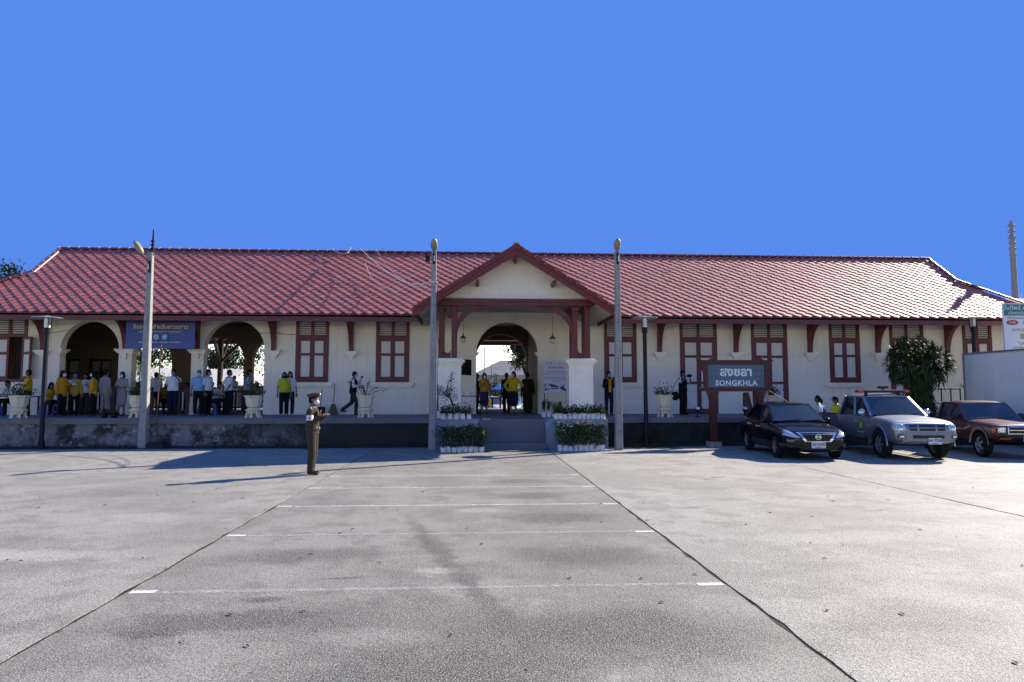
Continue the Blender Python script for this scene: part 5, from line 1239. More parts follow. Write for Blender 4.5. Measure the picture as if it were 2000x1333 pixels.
def make_body(st, wells, m, sub=2):
    me = body_loft(st).mesh('body', m); fixn(me); me = modmesh(me, [('SUBSURF', dict(levels=sub, render_levels=sub))])
    cut = MB()
    for y, z, r in wells:
        for s in (-1, 1):
            pts = [(y+r*math.cos(2*PI*i/28), z+r*math.sin(2*PI*i/28)) for i in range(28)]
            cut.prism(pts, 'x', s*.62, s*1.2)
    cm_ = cut.mesh('cut', M['plastic']); fixn(cm_); co_ = bpy.data.objects.new('cut', cm_); COL.objects.link(co_)
    o = bpy.data.objects.new('w', me); COL.objects.link(o); md = o.modifiers.new('b', 'BOOLEAN'); md.operation = 'DIFFERENCE'; md.object = co_; md.solver = 'EXACT'
    r = evalmesh(o); bpy.data.objects.remove(o); bpy.data.objects.remove(co_); r.name = 'body'; shade(r, 32); return r
class Surf:
    """drops outlines onto a body so that lamps, doors and grilles lie on it"""
    def __init__(s, me):
        bm = bmesh.new(); bm.from_mesh(me); s.t = BVHTree.FromBMesh(bm); bm.free()
    def patch(s, poly, direction, lift=.006, rings=4, dens=10, back=.02):
        """poly in the plane seen along direction: 'f' -> (x,z) from the front, 'r' -> (y,z) from -X, 'l' -> (y,z) from +X, 't' -> (x,y) from above, or an angle (deg) -> front quarter from -X"""
        if direction == 'f': o, u, v, d = Vector((0,-5,0)), Vector((1,0,0)), Vector((0,0,1)), Vector((0,1,0))
        elif direction == 'r': o, u, v, d = Vector((-5,0,0)), Vector((0,1,0)), Vector((0,0,1)), Vector((1,0,0))
        elif direction == 'l': o, u, v, d = Vector((5,0,0)), Vector((0,1,0)), Vector((0,0,1)), Vector((-1,0,0))
        elif direction == 't': o, u, v, d = Vector((0,0,5)), Vector((1,0,0)), Vector((0,1,0)), Vector((0,0,-1))
        pts = []
        for i in range(len(poly)):
            a, b = Vector(poly[i]), Vector(poly[(i+1) % len(poly)]); n = max(1, int((b-a).length*dens))
            for k in range(n): pts.append(a.lerp(b, k/n))
        c = sum(pts, Vector((0,0)))/len(pts); n = len(pts); g = MB(); last = None
        for q in range(rings):
            f = 1-q/rings
            for p in pts:
                w = c.lerp(p, f); g.v.append(s.hit(o+u*w.x+v*w.y, d, lift))
        g.v.append(s.hit(o+u*c.x+v*c.y, d, lift))
        for q in range(rings-1):
            for k in range(n): g.f.append((q*n+k, q*n+(k+1) % n, (q+1)*n+(k+1) % n, (q+1)*n+k))
        b = (rings-1)*n; g.f += [(b+k, b+(k+1) % n, rings*n) for k in range(n)]
        m = len(g.v); g.v += [tuple(Vector(g.v[k])+d*back) for k in range(n)]; g.f += [(k, m+k, m+(k+1) % n, (k+1) % n) for k in range(n)]
        return g
    def hit(s, o, d, lift):
        h = s.t.ray_cast(o, d)
        if h[0] is None:
            p, nn, i, dd = s.t.find_nearest(o+d*4.2); return tuple(p-d*lift)
        return tuple(h[0]-d*lift)
def wheel(t, x, y, r, w, spokes, m='alloy', steer=0):
    s = 1 if x > 0 else -1; g = MB(); pr = [(r*.66,-w/2),(r*.90,-w/2),(r*.98,-w*.36),(r,-w*.2),(r,w*.2),(r*.98,w*.36),(r*.90,w/2),(r*.66,w/2)]
    g.lathe(pr, seg=30, cap=False); rot = Matrix.Rotation(R(90), 3, 'Y')
    g.v = [tuple(rot @ Vector(p)) for p in g.v]; o = g.build('wheel', M['tyre'], t, 35); o.location = (x, y, r); o.rotation_euler = (0,0,steer)
    q = MB(); q.lathe([(r*.66,w*.38),(r*.60,w*.40),(r*.57,w*.30),(r*.56,-w*.3),(r*.66,-w*.4)], seg=30, cap=False)
    q.lathe([(r*.16,w*.42),(r*.14,w*.45),(0.001,w*.45)], seg=14, cap=False)
    q.v = [tuple(rot @ Vector((p[0],p[1],p[2]))) for p in q.v]
    for k in range(spokes):
        a = 2*PI*k/spokes; q.bar((w*.40,math.cos(a)*r*.10,math.sin(a)*r*.10),(w*.36,math.cos(a)*r*.60,math.sin(a)*r*.60),r*.15 if spokes < 9 else r*.07,.03,(1,0,0))
    if s < 0: q.v = [(-p[0],p[1],p[2]) for p in q.v]
    q.build('rim', M[m], o, 40, fix=True)
    d = MB(); d.lathe([(r*.57,w*.02),(0.001,w*.02)], seg=20, cap=False); d.v = [tuple(rot @ Vector(p)) for p in d.v]
    if s < 0: d.v = [(-p[0],p[1],p[2]) for p in d.v]
    d.build('hub_back', M['plastic'], o)
def cabin(t, P, paint, wglass, sglass, pillars, rear_glass=True, seats=True, pw=.07):
    yA,zA,wA = P['A']; yF,zF,wF = P['F']; yR,zR,wR = P['R']; yB,zB,wB = P['B']; cr = P.get('crown', .05)
    def grid(f, n, m_, off, name, mm, smooth=40):
        g = MB(); vs = [f(i/n, j/m_) for j in range(m_+1) for i in range(n+1)]; o = Vector(off); k = len(vs)
        g.v = [tuple(p) for p in vs]+[tuple(Vector(p)+o) for p in vs]; W_ = n+1
        for j in range(m_):
            for i in range(n):
                a = j*W_+i; g.f.append((a, a+1, a+W_+1, a+W_)); g.f.append((k+a, k+a+W_, k+a+W_+1, k+a+1))
        bd = [i for i in range(W_)]+[j*W_+n for j in range(1, m_+1)]+[m_*W_+i for i in range(n-1, -1, -1)]+[j*W_ for j in range(m_-1, 0, -1)]
        for i in range(len(bd)): a, b = bd[i], bd[(i+1) % len(bd)]; g.f.append((a, k+a, k+b, b))
        return g.build(name, mm, t, smooth, fix=True)
    lerp = lambda a, b, f: a+(b-a)*f
    def wf(u, v):
        w = lerp(wA, wF, v)-.03; x = lerp(-w, w, u); bul = .10*(1-(2*u-1)**2); return (x, lerp(yA, yF, v)-bul, lerp(zA, zF, v)+.012)
    grid(wf, 10, 4, (0,.012,-.004), 'windscreen', wglass)
    def rf(u, v):
        w = lerp(wF, wR, v)+.012; x = lerp(-w, w, u); e = abs(2*u-1); bul = .10*(1-e*e)*(1-v)**2
        return (x, lerp(yF, yR, v)-bul, lerp(zF, zR, v)+cr*(1-e**3)*.8+cr*(1-(2*v-1)**2)*.9-(.03 if e > .98 else 0))
    grid(rf, 12, 8, (0,0,-.03), 'roof', paint)
    def bf(u, v):
        w = lerp(wB, wR, v)-.03; x = lerp(-w, w, u); bul = .05*(1-(2*u-1)**2); return (x, lerp(yB, yR, v)+bul, lerp(zB, zR, v)+.005)
    grid(bf, 8, 3, (0,-.012,-.004), 'rear_window', sglass)
    for s in (-1, 1):
        A = Vector((s*wA,yA,zA-.03)); F = Vector((s*wF,yF,zF)); Rr = Vector((s*wR,yR,zR)); B = Vector((s*wB,yB,zB-.03))
        g = MB(); g.bar(A, F+Vector((0,.02,.0)), pw, .05); g.bar(F, Rr, .055, .05); g.bar(B, Rr, pw*1.5, .06)
        cuts = [0]+[p for p in pillars]+[1]
        def bt(f): return A.lerp(B, f[0] if isinstance(f, tuple) else f)
        def tp(f): return F.lerp(Rr, f[1] if isinstance(f, tuple) else f)
        for p in pillars: g.bar(bt(p), tp(p), pw*1.1, .045)
        g.bar(A, B, .05, .05); g.build('pillar', paint, t, fix=True)
        cuts = [(0,0)]+list(pillars)+[(1,1)]
        for i in range(len(cuts)-1):
            a0, a1 = bt(cuts[i]), bt(cuts[i+1]); t1, t0 = tp(cuts[i+1]), tp(cuts[i]); q = MB(); q.slab([a0, a1, t1, t0], (-s*.008, 0, 0)); q.build('side_window', sglass, t)
    g = MB(); g.box(-wA*.92, wA*.92, yA+.12, yA+.55, zA-.35, zA-.05); g.build('dashboard', M['plastic'], t)
    if seats:
        for s in (-1, 1):
            y0 = yF+.45; g = MB(); g.box(s*.36-.22, s*.36+.22, y0, y0+.12, zA-.45, zA+.12); g.box(s*.36-.12, s*.36+.12, y0+.02, y0+.10, zA+.15, zA+.32); link('seat', bevel(g.mesh('seat', M['seat']), .03, 2), t)
        g = MB(); g.lathe([(.17,0),(.19,.01),(.17,.02)], (.36,yA+.65,zA-.02), 18, cap=False); g.build('steering_wheel', M['plastic'], t)
def mirror(t, x, y, z, m, w=.2, h=.13):
    s = 1 if x > 0 else -1; g = MB(); g.ell((x+s*w*.4, y, z), (w*.5, .06, h*.55), 12, 8); g.bar((x-s*.05,y+.02,z-.05),(x+s*.05,y,z-.03),.04,.03); g.build('mirror', m, t, 50)
def handle(t, x, y, z, m):
    g = MB(); s = 1 if x > 0 else -1; g.box(min(x,x+s*.03), max(x,x+s*.03), y-.08, y+.08, z-.015, z+.015); g.build('handle', m, t)
def plate(t, y, z, s1, w=.36, h=.16, x=0):
    g = MB(); g.box(x-w/2, x+w/2, y, y+.012, z-h/2, z+h/2); o = g.build('number_plate', M['plate'], t)
    put_text(s1, .10, M['ktext'], o, x, y-.002, z+.015, depth=.002, bold=.002); g = MB(); g.box(x-.06,x+.06,y-.004,y-.001,z-.065,z-.05); g.build('plate_text', M['ktext'], o)
def place(t, wl, target, th):
    c, s = math.cos(-th), math.sin(-th); t.rotation_euler = (0,0,-th); t.location = (target[0]-(wl[0]*c-wl[1]*s), target[1]-(wl[0]*s+wl[1]*c), 0)
def wipers(t, pts, m='plastic'):
    for a, b in pts: g = MB(); g.bar(a, b, .018, .02); g.build('wiper', M[m], t)
def sym(poly): return [(-a, b) for a, b in poly][::-1]

# --- dark sedan
t = thing('sedan', 'dark navy sedan with chrome grille parked nearest the station sign', 'car', (0,0,0), 0, 'vehicles parked in front of the platform')
st = [(-2.20,.50,.30,.56,.60),(-2.17,.66,.25,.62,.67),(-2.02,.79,.20,.70,.76),(-1.80,.83,.19,.76,.83),(-1.35,.85,.19,.83,.905),(-.85,.85,.19,.88,.975),(-.70,.85,.19,.89,.98),(0,.85,.19,.92,.955),(1.0,.85,.19,.95,.97),(1.55,.845,.20,.985,1.03),(1.95,.81,.24,.99,1.04),(2.12,.77,.28,.96,1.01),(2.18,.66,.34,.90,.93)]
me = make_body(st, [(-1.35,.30,.335),(1.25,.30,.335)], M['navypaint']); link('body', me, t); S = Surf(me)
cabin(t, dict(A=(-.88,.965,.70), F=(-.10,1.41,.56), R=(.95,1.42,.55), B=(1.62,1.03,.66), crown=.055), M['navypaint'], M['carglass'], M['darkglass'], [(.44,.42)], pw=.065)
for x in (-.755,.755): wheel(t, x, -1.35, .30, .19, 10); wheel(t, x, 1.25, .30, .19, 10)
hl = [(-.80,.64),(-.83,.74),(-.76,.80),(-.66,.75),(-.50,.64),(-.44,.585),(-.62,.60)]
for p in (hl, sym(hl)):
    o = S.patch(p, 'f', .012, dens=22).build('headlight', M['lamp'], t, 40); c = sum(a for a, b in p)/len(p)
    sgn = 1 if c > 0 else -1; q = S.patch([(sgn*.74,.66),(sgn*.76,.73),(sgn*.68,.73),(sgn*.62,.66)], 'f', .016, dens=30).build('reflector', M['lampin'], o, 40)
S.patch([(-.46,.70),(-.30,.50),(.30,.50),(.46,.70)], 'f', .008, dens=16).build('grille', M['plastic'], t, 40)
for z in (.55,.60,.65): S.patch([(-.36,z-.008),(.36,z-.008),(.36,z+.008),(-.36,z+.008)], 'f', .014, 2, 20).build('grille_bar', M['plastic'], t)
for s in (-1,1): p = [(s*.50,.715),(s*.44,.715),(s*.28,.50),(s*.34,.485)]; S.patch(p if s > 0 else p, 'f', .022, 3, 20).build('grille_trim', M['chrome'], t, 40)
S.patch([(-.50,.712),(-.50,.728),(.50,.728),(.50,.712)], 'f', .02, 2, 20).build('grille_trim', M['chrome'], t); S.patch([(-.30,.487),(-.30,.500),(.30,.500),(.30,.487)], 'f', .02, 2, 20).build('grille_trim', M['chrome'], t)
yb = S.hit(Vector((0,-5,.61)), Vector((0,1,0)), 0)[1]
g = MB(); n = 20; vs = []
for k in range(n):
    a = 2*PI*k/n
    for rr in (.075,.058): vs.append((rr*math.cos(a), yb-.04, .61+rr*.92*math.sin(a)))
g.add(vs, [(2*k, 2*((k+1) % n), 2*((k+1) % n)+1, 2*k+1) for k in range(n)]); eb = link('emblem', modmesh(g.mesh('emblem', M['chrome']), [('SOLIDIFY', dict(thickness=.02))]), t)
g = MB(); g.box(-.085,.085,yb-.048,yb-.03,.595,.625); g.build('emblem_bar', M['chrome'], eb)
S.patch([(-.60,.27),(-.55,.36),(.55,.36),(.60,.27)], 'f', .006, dens=16).build('intake', M['plastic'], t, 40)
for s in (-1,1): S.patch([(s*.74,.33),(s*.74,.42),(s*.62,.40),(s*.64,.33)], 'f', .008, dens=22).build('fog_recess', M['plastic'], t, 40)
plate(t, yb-.045, .405, 'ขข 5107')
for d in ('r','l'):
    sg = -1 if d == 'r' else 1
    for p in ([(-.78,.24),(-.80,.87),(-.62,.885),(.28,.905),(.28,.24)], [(.31,.24),(.31,.905),(1.20,.935),(1.15,.70),(.90,.45),(.86,.24)]): S.patch(p, d, .007, 5, 9).build('door', M['navypaint'], t, 40)
    handle(t, sg*.855, .14, .80, M['chrome']); handle(t, sg*.855, 1.0, .83, M['chrome']); mirror(t, sg*.80, -.62, .98, M['navypaint'], .2, .14)
    S.patch([(1.72,.86),(1.78,.98),(1.98,.98),(2.0,.84)], d, .008, dens=20).build('tail_light', M['redlens'], t, 40)
S.patch([(-.62,-2.0),(-.70,-1.5),(-.68,-.92),(.68,-.92),(.70,-1.5),(.62,-2.0)], 't', .006, 6, 9).build('bonnet', M['navypaint'], t, 40)
wipers(t, [((-.45,-.93,.985),(.05,-.93,1.03)),((.1,-.95,.985),(.6,-.88,1.02))])
g = MB(); g.bar((0.05,.1,1.495),(-.35,.52,1.82),.012,.012); g.box(.02,.09,.05,.16,1.47,1.50); g.build('antenna', M['plastic'], t)
S.patch([(-.80,.19),(-.82,.24),(.82,.24),(.80,.19)], 'f', .01, 3, 16).build('lip', M['plastic'], t, 40)
place(t, (-.84,-1.35), (8.20,-8.72), R(6.0))

# --- silver pickup with a light bar
t = thing('pickup_truck', 'silver blue double cab pickup with a red light bar on its roof', 'pickup truck', (0,0,0), 0, 'vehicles parked in front of the platform')
st = [(-2.50,.66,.50,.82,.88),(-2.47,.80,.46,.88,.95),(-2.36,.87,.42,.95,1.02),(-2.1,.895,.42,1.0,1.07),(-1.62,.90,.42,1.03,1.11),(-1.05,.90,.42,1.06,1.15),(-.9,.90,.42,1.06,1.15),(0,.90,.42,1.08,1.10),(.95,.90,.42,1.09,1.10),(1.02,.895,.43,1.08,1.09),(1.04,.86,.46,1.04,1.05)]
me = make_body(st, [(-1.62,.38,.45)], M['silverpaint']); link('body', me, t); S = Surf(me)
cabin(t, dict(A=(-1.08,1.13,.80), F=(-.36,1.64,.67), R=(.72,1.66,.67), B=(1.0,1.12,.78), crown=.05), M['silverpaint'], M['carglass'], M['darkglass'], [(.50,.46)], pw=.085)
for x in (-.775,.775): wheel(t, x, -1.62, .375, .24, 6); wheel(t, x, 1.43, .375, .24, 6)
g = MB()                                                            # load bed
for x0, x1, y0, y1 in ((-.89,-.83,1.08,2.50),(.83,.89,1.08,2.50),(-.829,.829,1.08,1.14),(-.829,.829,2.44,2.50)): g.box(x0,x1,y0,y1,.66,1.11)
g.box(-.828,.828,1.141,2.439,.66,.72); b_ = link('bed', bevel(g.mesh('bed', M['silverpaint']), .015, 1), t)
g = MB()
for x in (-.86,.86): g.box(x-.035,x+.035,1.08,2.50,1.112,1.14)
g.build('bed_rail', M['plastic'], b_)
for s in (-1,1):                                                     # lower bed skirts and flares
    g = MB(); pts = [(1.08,.46),(1.08,.659)]+[(1.43-.46*math.cos(PI*k/10), .375+.10+.46*math.sin(PI*k/10)*.40+.05) for k in range(1,10)]+[(2.50,.659),(2.50,.46),(1.95,.46)]+[(1.43+.46*math.cos(PI*k/10), .42+.44*math.sin(PI*k/10)*.5) for k in range(0,11)]+[(.95+.02,.46)]
    g.box(s*.885-.02, s*.885+.02, 1.08, 1.0+.0, .46, .66) if False else None
    g = MB(); n = 14; vs = []
    for k in range(n+1):
        a = PI*k/n*1.04-.03
        for rr, xx in ((.44,.895),(.52,.935),(.535,.90)): vs.append((s*xx, -1.62-rr*math.cos(a), .38+rr*math.sin(a)*.98))
    g.add(vs, [(3*k+j, 3*k+j+1, 3*k+j+4, 3*k+j+3) for k in range(n) for j in range(2)]); me2 = modmesh(g.mesh('wheel_flare', M['silverpaint']), [('SOLIDIFY', dict(thickness=.02))]); shade(me2, 50); link('wheel_flare', me2, t)
hl = [(-.85,.79),(-.87,.92),(-.80,.985),(-.64,.95),(-.57,.86),(-.60,.79)]
for p in (hl, sym(hl)):
    o = S.patch(p, 'f', .012, dens=24).build('headlight', M['lamp'], t, 40); sg = 1 if p[0][0] > 0 else -1
    S.patch([(sg*.66,.81),(sg*.76,.81),(sg*.76,.91),(sg*.66,.91)], 'f', .016, dens=30).build('reflector', M['lampin'], o, 40)
S.patch([(-.53,.74),(-.53,.96),(.53,.96),(.53,.74)], 'f', .012, dens=16).build('grille_frame', M['silverpaint'], t, 40)
for z0, z1 in ((.775,.835),(.865,.925)):
    for x0, x1 in ((-.48,-.27),(-.22,.22),(.27,.48)): S.patch([(x0,z0),(x0,z1),(x1,z1),(x1,z0)], 'f', .018, 3, 20).build('grille', M['plastic'], t)
S.patch([(-.86,.46),(-.88,.70),(.88,.70),(.86,.46)], 'f', .05, 5, 12, back=.10).build('bumper', M['silverpaint'], t, 40)
S.patch([(-.42,.58),(-.42,.665),(.42,.665),(.42,.58)], 'f', .058, 3, 14).build('intake', M['plastic'], t)
for s in (-1,1): o = S.patch([(s*.80,.585),(s*.80,.665),(s*.62,.665),(s*.62,.585)], 'f', .058, 3, 24).build('fog_recess', M['plastic'], t); S.patch([(s*.77,.60),(s*.77,.65),(s*.65,.65),(s*.65,.60)], 'f', .064, 3, 24).build('fog_light', M['lampin'], o)
yb = S.hit(Vector((.14,-5,.52)), Vector((0,1,0)), 0)[1]; plate(t, yb-.075, .515, 'กท 7338', .36, .16, .16)
for d in ('r','l'):
    sg = -1 if d == 'r' else 1
    for p in ([(-1.0,.44),(-1.06,.80),(-1.0,1.06),(-.03,1.075),(-.03,.44)], [(0,.44),(0,1.075),(.97,1.08),(.97,.44)]): S.patch(p, d, .008, 5, 9).build('door', M['silverpaint'], t, 40)
    handle(t, sg*.91, -.16, .96, M['chrome']); handle(t, sg*.91, .84, .98, M['chrome']); mirror(t, sg*.86, -.82, 1.20, M['lampin'], .24, .19)
    g = MB(); g.box(sg*.90-.03, sg*.90+.03, -1.0, .9, .36, .41); g.build('running_board', M['plastic'], t)
    if d == 'r':
        o = S.patch([(-.62+.13*math.cos(a*PI/8), .82+.17*math.sin(a*PI/8)+(.05 if a == 4 else 0)) for a in range(16)], d, .013, 3, 6).build('door_emblem', M['dgreen'], t)
        S.patch([(-.62+.07*math.cos(a*PI/6), .84+.09*math.sin(a*PI/6)) for a in range(12)], d, .018, 3, 6).build('emblem_centre', M['dyellow'], o)
        S.patch([(-.80,.64),(-.80,.66),(-.40,.66),(-.40,.64)], d, .012, 2, 10).build('decal', M['adwhite'], t)
S.patch([(-.70,-2.36),(-.78,-1.7),(-.76,-1.12),(.76,-1.12),(.78,-1.7),(.70,-2.36)], 't', .007, 6, 9).build('bonnet', M['silverpaint'], t, 40)
wipers(t, [((-.55,-1.13,1.155),(.0,-1.10,1.20)),((.05,-1.16,1.155),(.6,-1.05,1.20))])
g = MB(); g.box(-.62,.62,-.28,-.06,1.765,1.83); lb = link('light_bar', bevel(g.mesh('light_bar', M['reddark']), .012, 2), t)
for s in (-1,1): g = MB(); g.box(s*.70-.08,s*.70+.08,-.29,-.05,1.76,1.835); q = link('bar_end', bevel(g.mesh('bar_end', M['redlens']), .02, 2), lb); g = MB(); g.box(s*.5-.03,s*.5+.03,-.22,-.12,1.68,1.765); g.build('mount', M['plastic'], lb)
g = MB(); g.box(-.60,.60,-.27,-.07,1.831,1.845); g.build('bar_lid', M['steel'], lb)
g = MB(); g.box(-.08,.17,-.22,-.05,1.875,1.95); g.box(.0,.08,-.17,-.10,1.846,1.875); g.build('speaker_horn', M['plastic'], lb)
place(t, (-.87,-1.62), (10.95,-8.95), R(6.5)); t.scale = (.93, 1, 1)

# --- old maroon pickup
t = thing('pickup_truck', 'old maroon pickup with beige side stripes at the right edge', 'pickup truck', (0,0,0), 0, 'vehicles parked in front of the platform')
st = [(-2.28,.70,.58,.84,.87),(-2.26,.78,.54,.87,.905),(-2.15,.81,.44,.90,.94),(-1.55,.82,.42,.93,.985),(-.85,.825,.42,.955,1.02),(-.7,.825,.42,.955,1.01),(.72,.825,.42,.96,.97),(.79,.82,.43,.95,.96),(.81,.80,.46,.92,.93)]
me = make_body(st, [(-1.55,.34,.41)], M['redpaint']); link('body', me, t); S = Surf(me)
cabin(t, dict(A=(-.82,.99,.74), F=(-.28,1.45,.62), R=(.62,1.47,.62), B=(.77,.97,.72), crown=.04), M['redpaint'], M['carglass'], M['carglass'], [(.62,.58)], pw=.085)
for x in (-.73,.73): wheel(t, x, -1.55, .335, .21, 5, 'steel'); wheel(t, x, 1.30, .335, .21, 5, 'steel')
g = MB()
for x0, x1, y0, y1 in ((-.82,-.77,.85,2.35),(.77,.82,.85,2.35),(-.769,.769,.85,.90),(-.769,.769,2.30,2.35)): g.box(x0,x1,y0,y1,.55,.95)
g.box(-.768,.768,.901,2.299,.55,.60); link('bed', bevel(g.mesh('bed', M['redpaint']), .012, 1), t)
g = MB()
for x in (-.74,.74): g.tube([(x,.95,.95),(x,.95,1.12),(x,2.2,1.12),(x,2.2,.95)], .02, 6)
g.build('bed_rail', M['blackmetal'], t)
for s in (-1,1):
    S.patch([(s*.76,.68),(s*.76,.86),(s*.50,.86),(s*.50,.68)], 'f', .010, 3, 20).build('headlight_frame', M['plastic'], t); o = S.patch([(s*.735,.70),(s*.735,.84),(s*.54,.84),(s*.54,.70)], 'f', .018, 3, 24).build('headlight', M['lamp'], t, 40)
    S.patch([(s*.70,.725),(s*.70,.82),(s*.57,.82),(s*.57,.725)], 'f', .022, 3, 24).build('reflector', M['lampin'], o)
    S.patch([(-2.25,.70),(-2.25,.85),(-2.13,.85),(-2.15,.70)], 'r' if s < 0 else 'l', .01, 3, 24).build('corner_light', M['amber'], t)
S.patch([(-.49,.66),(-.49,.87),(.49,.87),(.49,.66)], 'f', .016, 3, 16).build('grille_frame', M['chrome'], t)
for z0 in (.685,.775): S.patch([(-.46,z0),(-.46,z0+.07),(.46,z0+.07),(.46,z0)], 'f', .022, 3, 16).build('grille', M['plastic'], t)
S.patch([(-.82,.46),(-.82,.63),(.82,.63),(.82,.46)], 'f', .09, 4, 12, back=.14).build('bumper', M['plastic'], t, 40)
for s in (-1,1): S.patch([(s*.70,.52),(s*.70,.57),(s*.45,.57),(s*.45,.52)], 'f', .096, 2, 16).build('indicator', M['amber'], t)
yb = S.hit(Vector((.0,-5,.6)), Vector((0,1,0)), 0)[1]; plate(t, yb-.115, .545, 'บค 1294', .34, .15, .0)
for d in ('r','l'):
    sg = -1 if d == 'r' else 1
    S.patch([(-.76,.46),(-.80,.72),(-.76,.93),(.24,.945),(.24,.46)], d, .008, 5, 9).build('door', M['redpaint'], t, 40)
    S.patch([(-.74,.70),(-.74,.75),(.22,.82),(.22,.72)], d, .012, 3, 9).build('stripe', M['stripe'], t, 40); S.patch([(-.74,.62),(-.74,.66),(.22,.69),(.22,.62)], d, .012, 3, 9).build('stripe', M['stripedark'], t, 40)
    S.patch([(-1.15,.80),(-1.15,.86),(-.80,.76),(-.80,.70)], d, .012, 3, 9).build('stripe', M['stripe'], t, 40)
    g = MB(); vs = []; n = 14
    for k in range(n+1):
        a = PI*k/n
        for rr, xx in ((.40,.82),(.455,.845)): vs.append((sg*xx, -1.55-rr*math.cos(a), .36+rr*math.sin(a)))
    g.add(vs, [(2*k, 2*k+1, 2*k+3, 2*k+2) for k in range(n)]); me2 = modmesh(g.mesh('wheel_flare', M['stripe']), [('SOLIDIFY', dict(thickness=.015))]); link('wheel_flare', me2, t)
    handle(t, sg*.83, .10, .86, M['plastic']); mirror(t, sg*.78, -.56, 1.08, M['plastic'], .26, .17)
S.patch([(-.66,-2.18),(-.72,-1.5),(-.70,-.90),(.70,-.90),(.72,-1.5),(.66,-2.18)], 't', .007, 6, 9).build('bonnet', M['redpaint'], t, 40)
wipers(t, [((-.5,-.88,1.03),(.0,-.82,1.07)),((.05,-.90,1.03),(.55,-.80,1.07))])
place(t, (-.83,-1.55), (13.90,-8.85), R(9))

# --- white box truck beyond it
t = thing('box_truck', 'white ribbed box truck at the right edge behind the maroon pickup', 'truck', (17.7,-3.35,0), 0)
M['boxwhite'] = mat('box_panel', (.84,.80,.72), .45, .4, nz=(1.2,.10), obj=.03)
g = MB(); g.box(.02,2.15,-4.0,0,.95,3.12); g.build('box_body', M['boxwhite'], t)
for k in range(9):
    g = MB(); y0 = -.02-k*.442; g.box(-.004,.018,y0-.43,y0,.97,3.10); link('panel', bevel(g.mesh('panel', M['boxwhite']), .006, 1), t)
g = MB(); g.box(-.03,2.18,-4.02,.02,3.121,3.18); g.box(-.03,.04,-.06,.03,.9,3.12); g.build('box_rim', M['steel'], t)
g = MB(); g.box(.3,1.85,-5.6,-.05,.62,.90); g.build('chassis', M['blackmetal'], t)
g = MB(); g.prism([(-4.15,.6),(-4.15,2.5),(-5.3,2.5),(-5.75,1.5),(-5.8,.6)], 'x', .15, 2.0); link('cab', bevel(g.mesh('cab', M['adwhite']), .06, 3), t)
g = MB(); g.slab([(.3,-5.38,2.35),(1.85,-5.38,2.35),(1.85,-5.76,1.55),(.3,-5.76,1.55)], (0,-.02,.01)); g.build('windscreen', M['darkglass'], t)
for x in (.32, 1.83): wheel(t, x, -4.95, .40, .22, 6, 'steel'); wheel(t, x, -1.2, .40, .22, 6, 'steel')
# ---------------------------------------------------------------- beyond the station
M['canopyleaf'] = mat('tree_leaf', (.040,.075,.018), .6, .25, island=.55)
M['brightleaf'] = mat('bright_green_leaf', (.085,.16,.020), .6, .25, island=.45)  # brighter, yellower green than the other tree leaves
M['deepleaf'] = mat('dark_tree_leaf', (.020,.042,.014), .6, .25, island=.5)
M['treebark'] = mat('tree_bark', (.07,.055,.04), .9, .2, nz=(5,.4))
def tree(x, y, h, rx, rz_, label, m, seed, n=2600, leaf=.24, trunk=.22, group=None, zc=None):
    t = thing('tree', label, 'tree', (x, y, 0), 0, group); r = random.Random(seed)
    zc = zc or h-rz_; tr = MB(); tr.tube([(0,0,0),(.1,0,zc*.5),(0,.1,zc)], [trunk,trunk*.75,trunk*.5], 9); lf = MB(); cl_ = []
    for k in range(26):
        d = rdir(r); q = r.random()**.4; c = Vector((d.x*rx*q, d.y*rx*q, zc+d.z*rz_*q)); cl_.append((c, rx*r.uniform(.18,.34)))
        if k % 2 == 0: tr.tube([(0,0,zc*.55),c*.5+Vector((0,0,zc*.35)),c], [trunk*.35,trunk*.2,trunk*.08], 5)
    for k in range(n):
        c, q = cl_[r.randrange(len(cl_))]; p = c+rdir(r)*q*r.random()**.45; leafquad(lf, p, rdir(r, -.2), leaf*r.uniform(.6,1.3), leaf*.45)
    tr.build('trunk', M['treebark'], t, 60); lf.build('crown', M[m], t); return t
tree(-27.8, 15, 9.2, 2.3, 1.5, 'dark tree crown showing over the left hip of the roof', 'deepleaf', 1, 2200, .26)
tree(-34.5, 47, 11.5, 4.6, 3.6, 'tall tree seen under the banner, left of the flagpole', 'canopyleaf', 2, 4200, .42)
tree(-28.6, 50, 9.5, 3.2, 3.0, 'rounded tree seen under the banner, right of the flagpole', 'canopyleaf', 3, 3000, .36)
tree(-25.4, 27, 4.2, 1.5, 1.5, 'bright green bush seen under the banner beside the pole', 'brightleaf', 4, 2400, .18, .1)
tree(-24.6, 42, 7.2, 3.0, 2.3, 'dark tree through the third arch, left of the canopy post', 'deepleaf', 5, 3200, .32)
tree(-19.8, 44, 8.6, 2.8, 2.8, 'grey green tree through the third arch, right of the canopy post', 'canopyleaf', 6, 2600, .32)
tree(-16.2, 36, 7.6, 2.2, 2.0, 'dark tree at the right side of the third arch', 'deepleaf', 7, 2400, .28)
tree(4.6, 30, 7.8, 2.6, 2.9, 'large dark tree hanging over the yard beyond the porch arch', 'deepleaf', 8, 5200, .26, zc=4.9)
tree(2.2, 40, 3.6, 1.6, 1.3, 'low green tree beyond the porch arch, in front of the far house', 'canopyleaf', 9, 1800, .2, .1)
tree(36.5, 16, 8.1, 2.0, 1.3, 'pale tree just showing behind the right end of the roof', 'brightleaf', 10, 1500, .24)
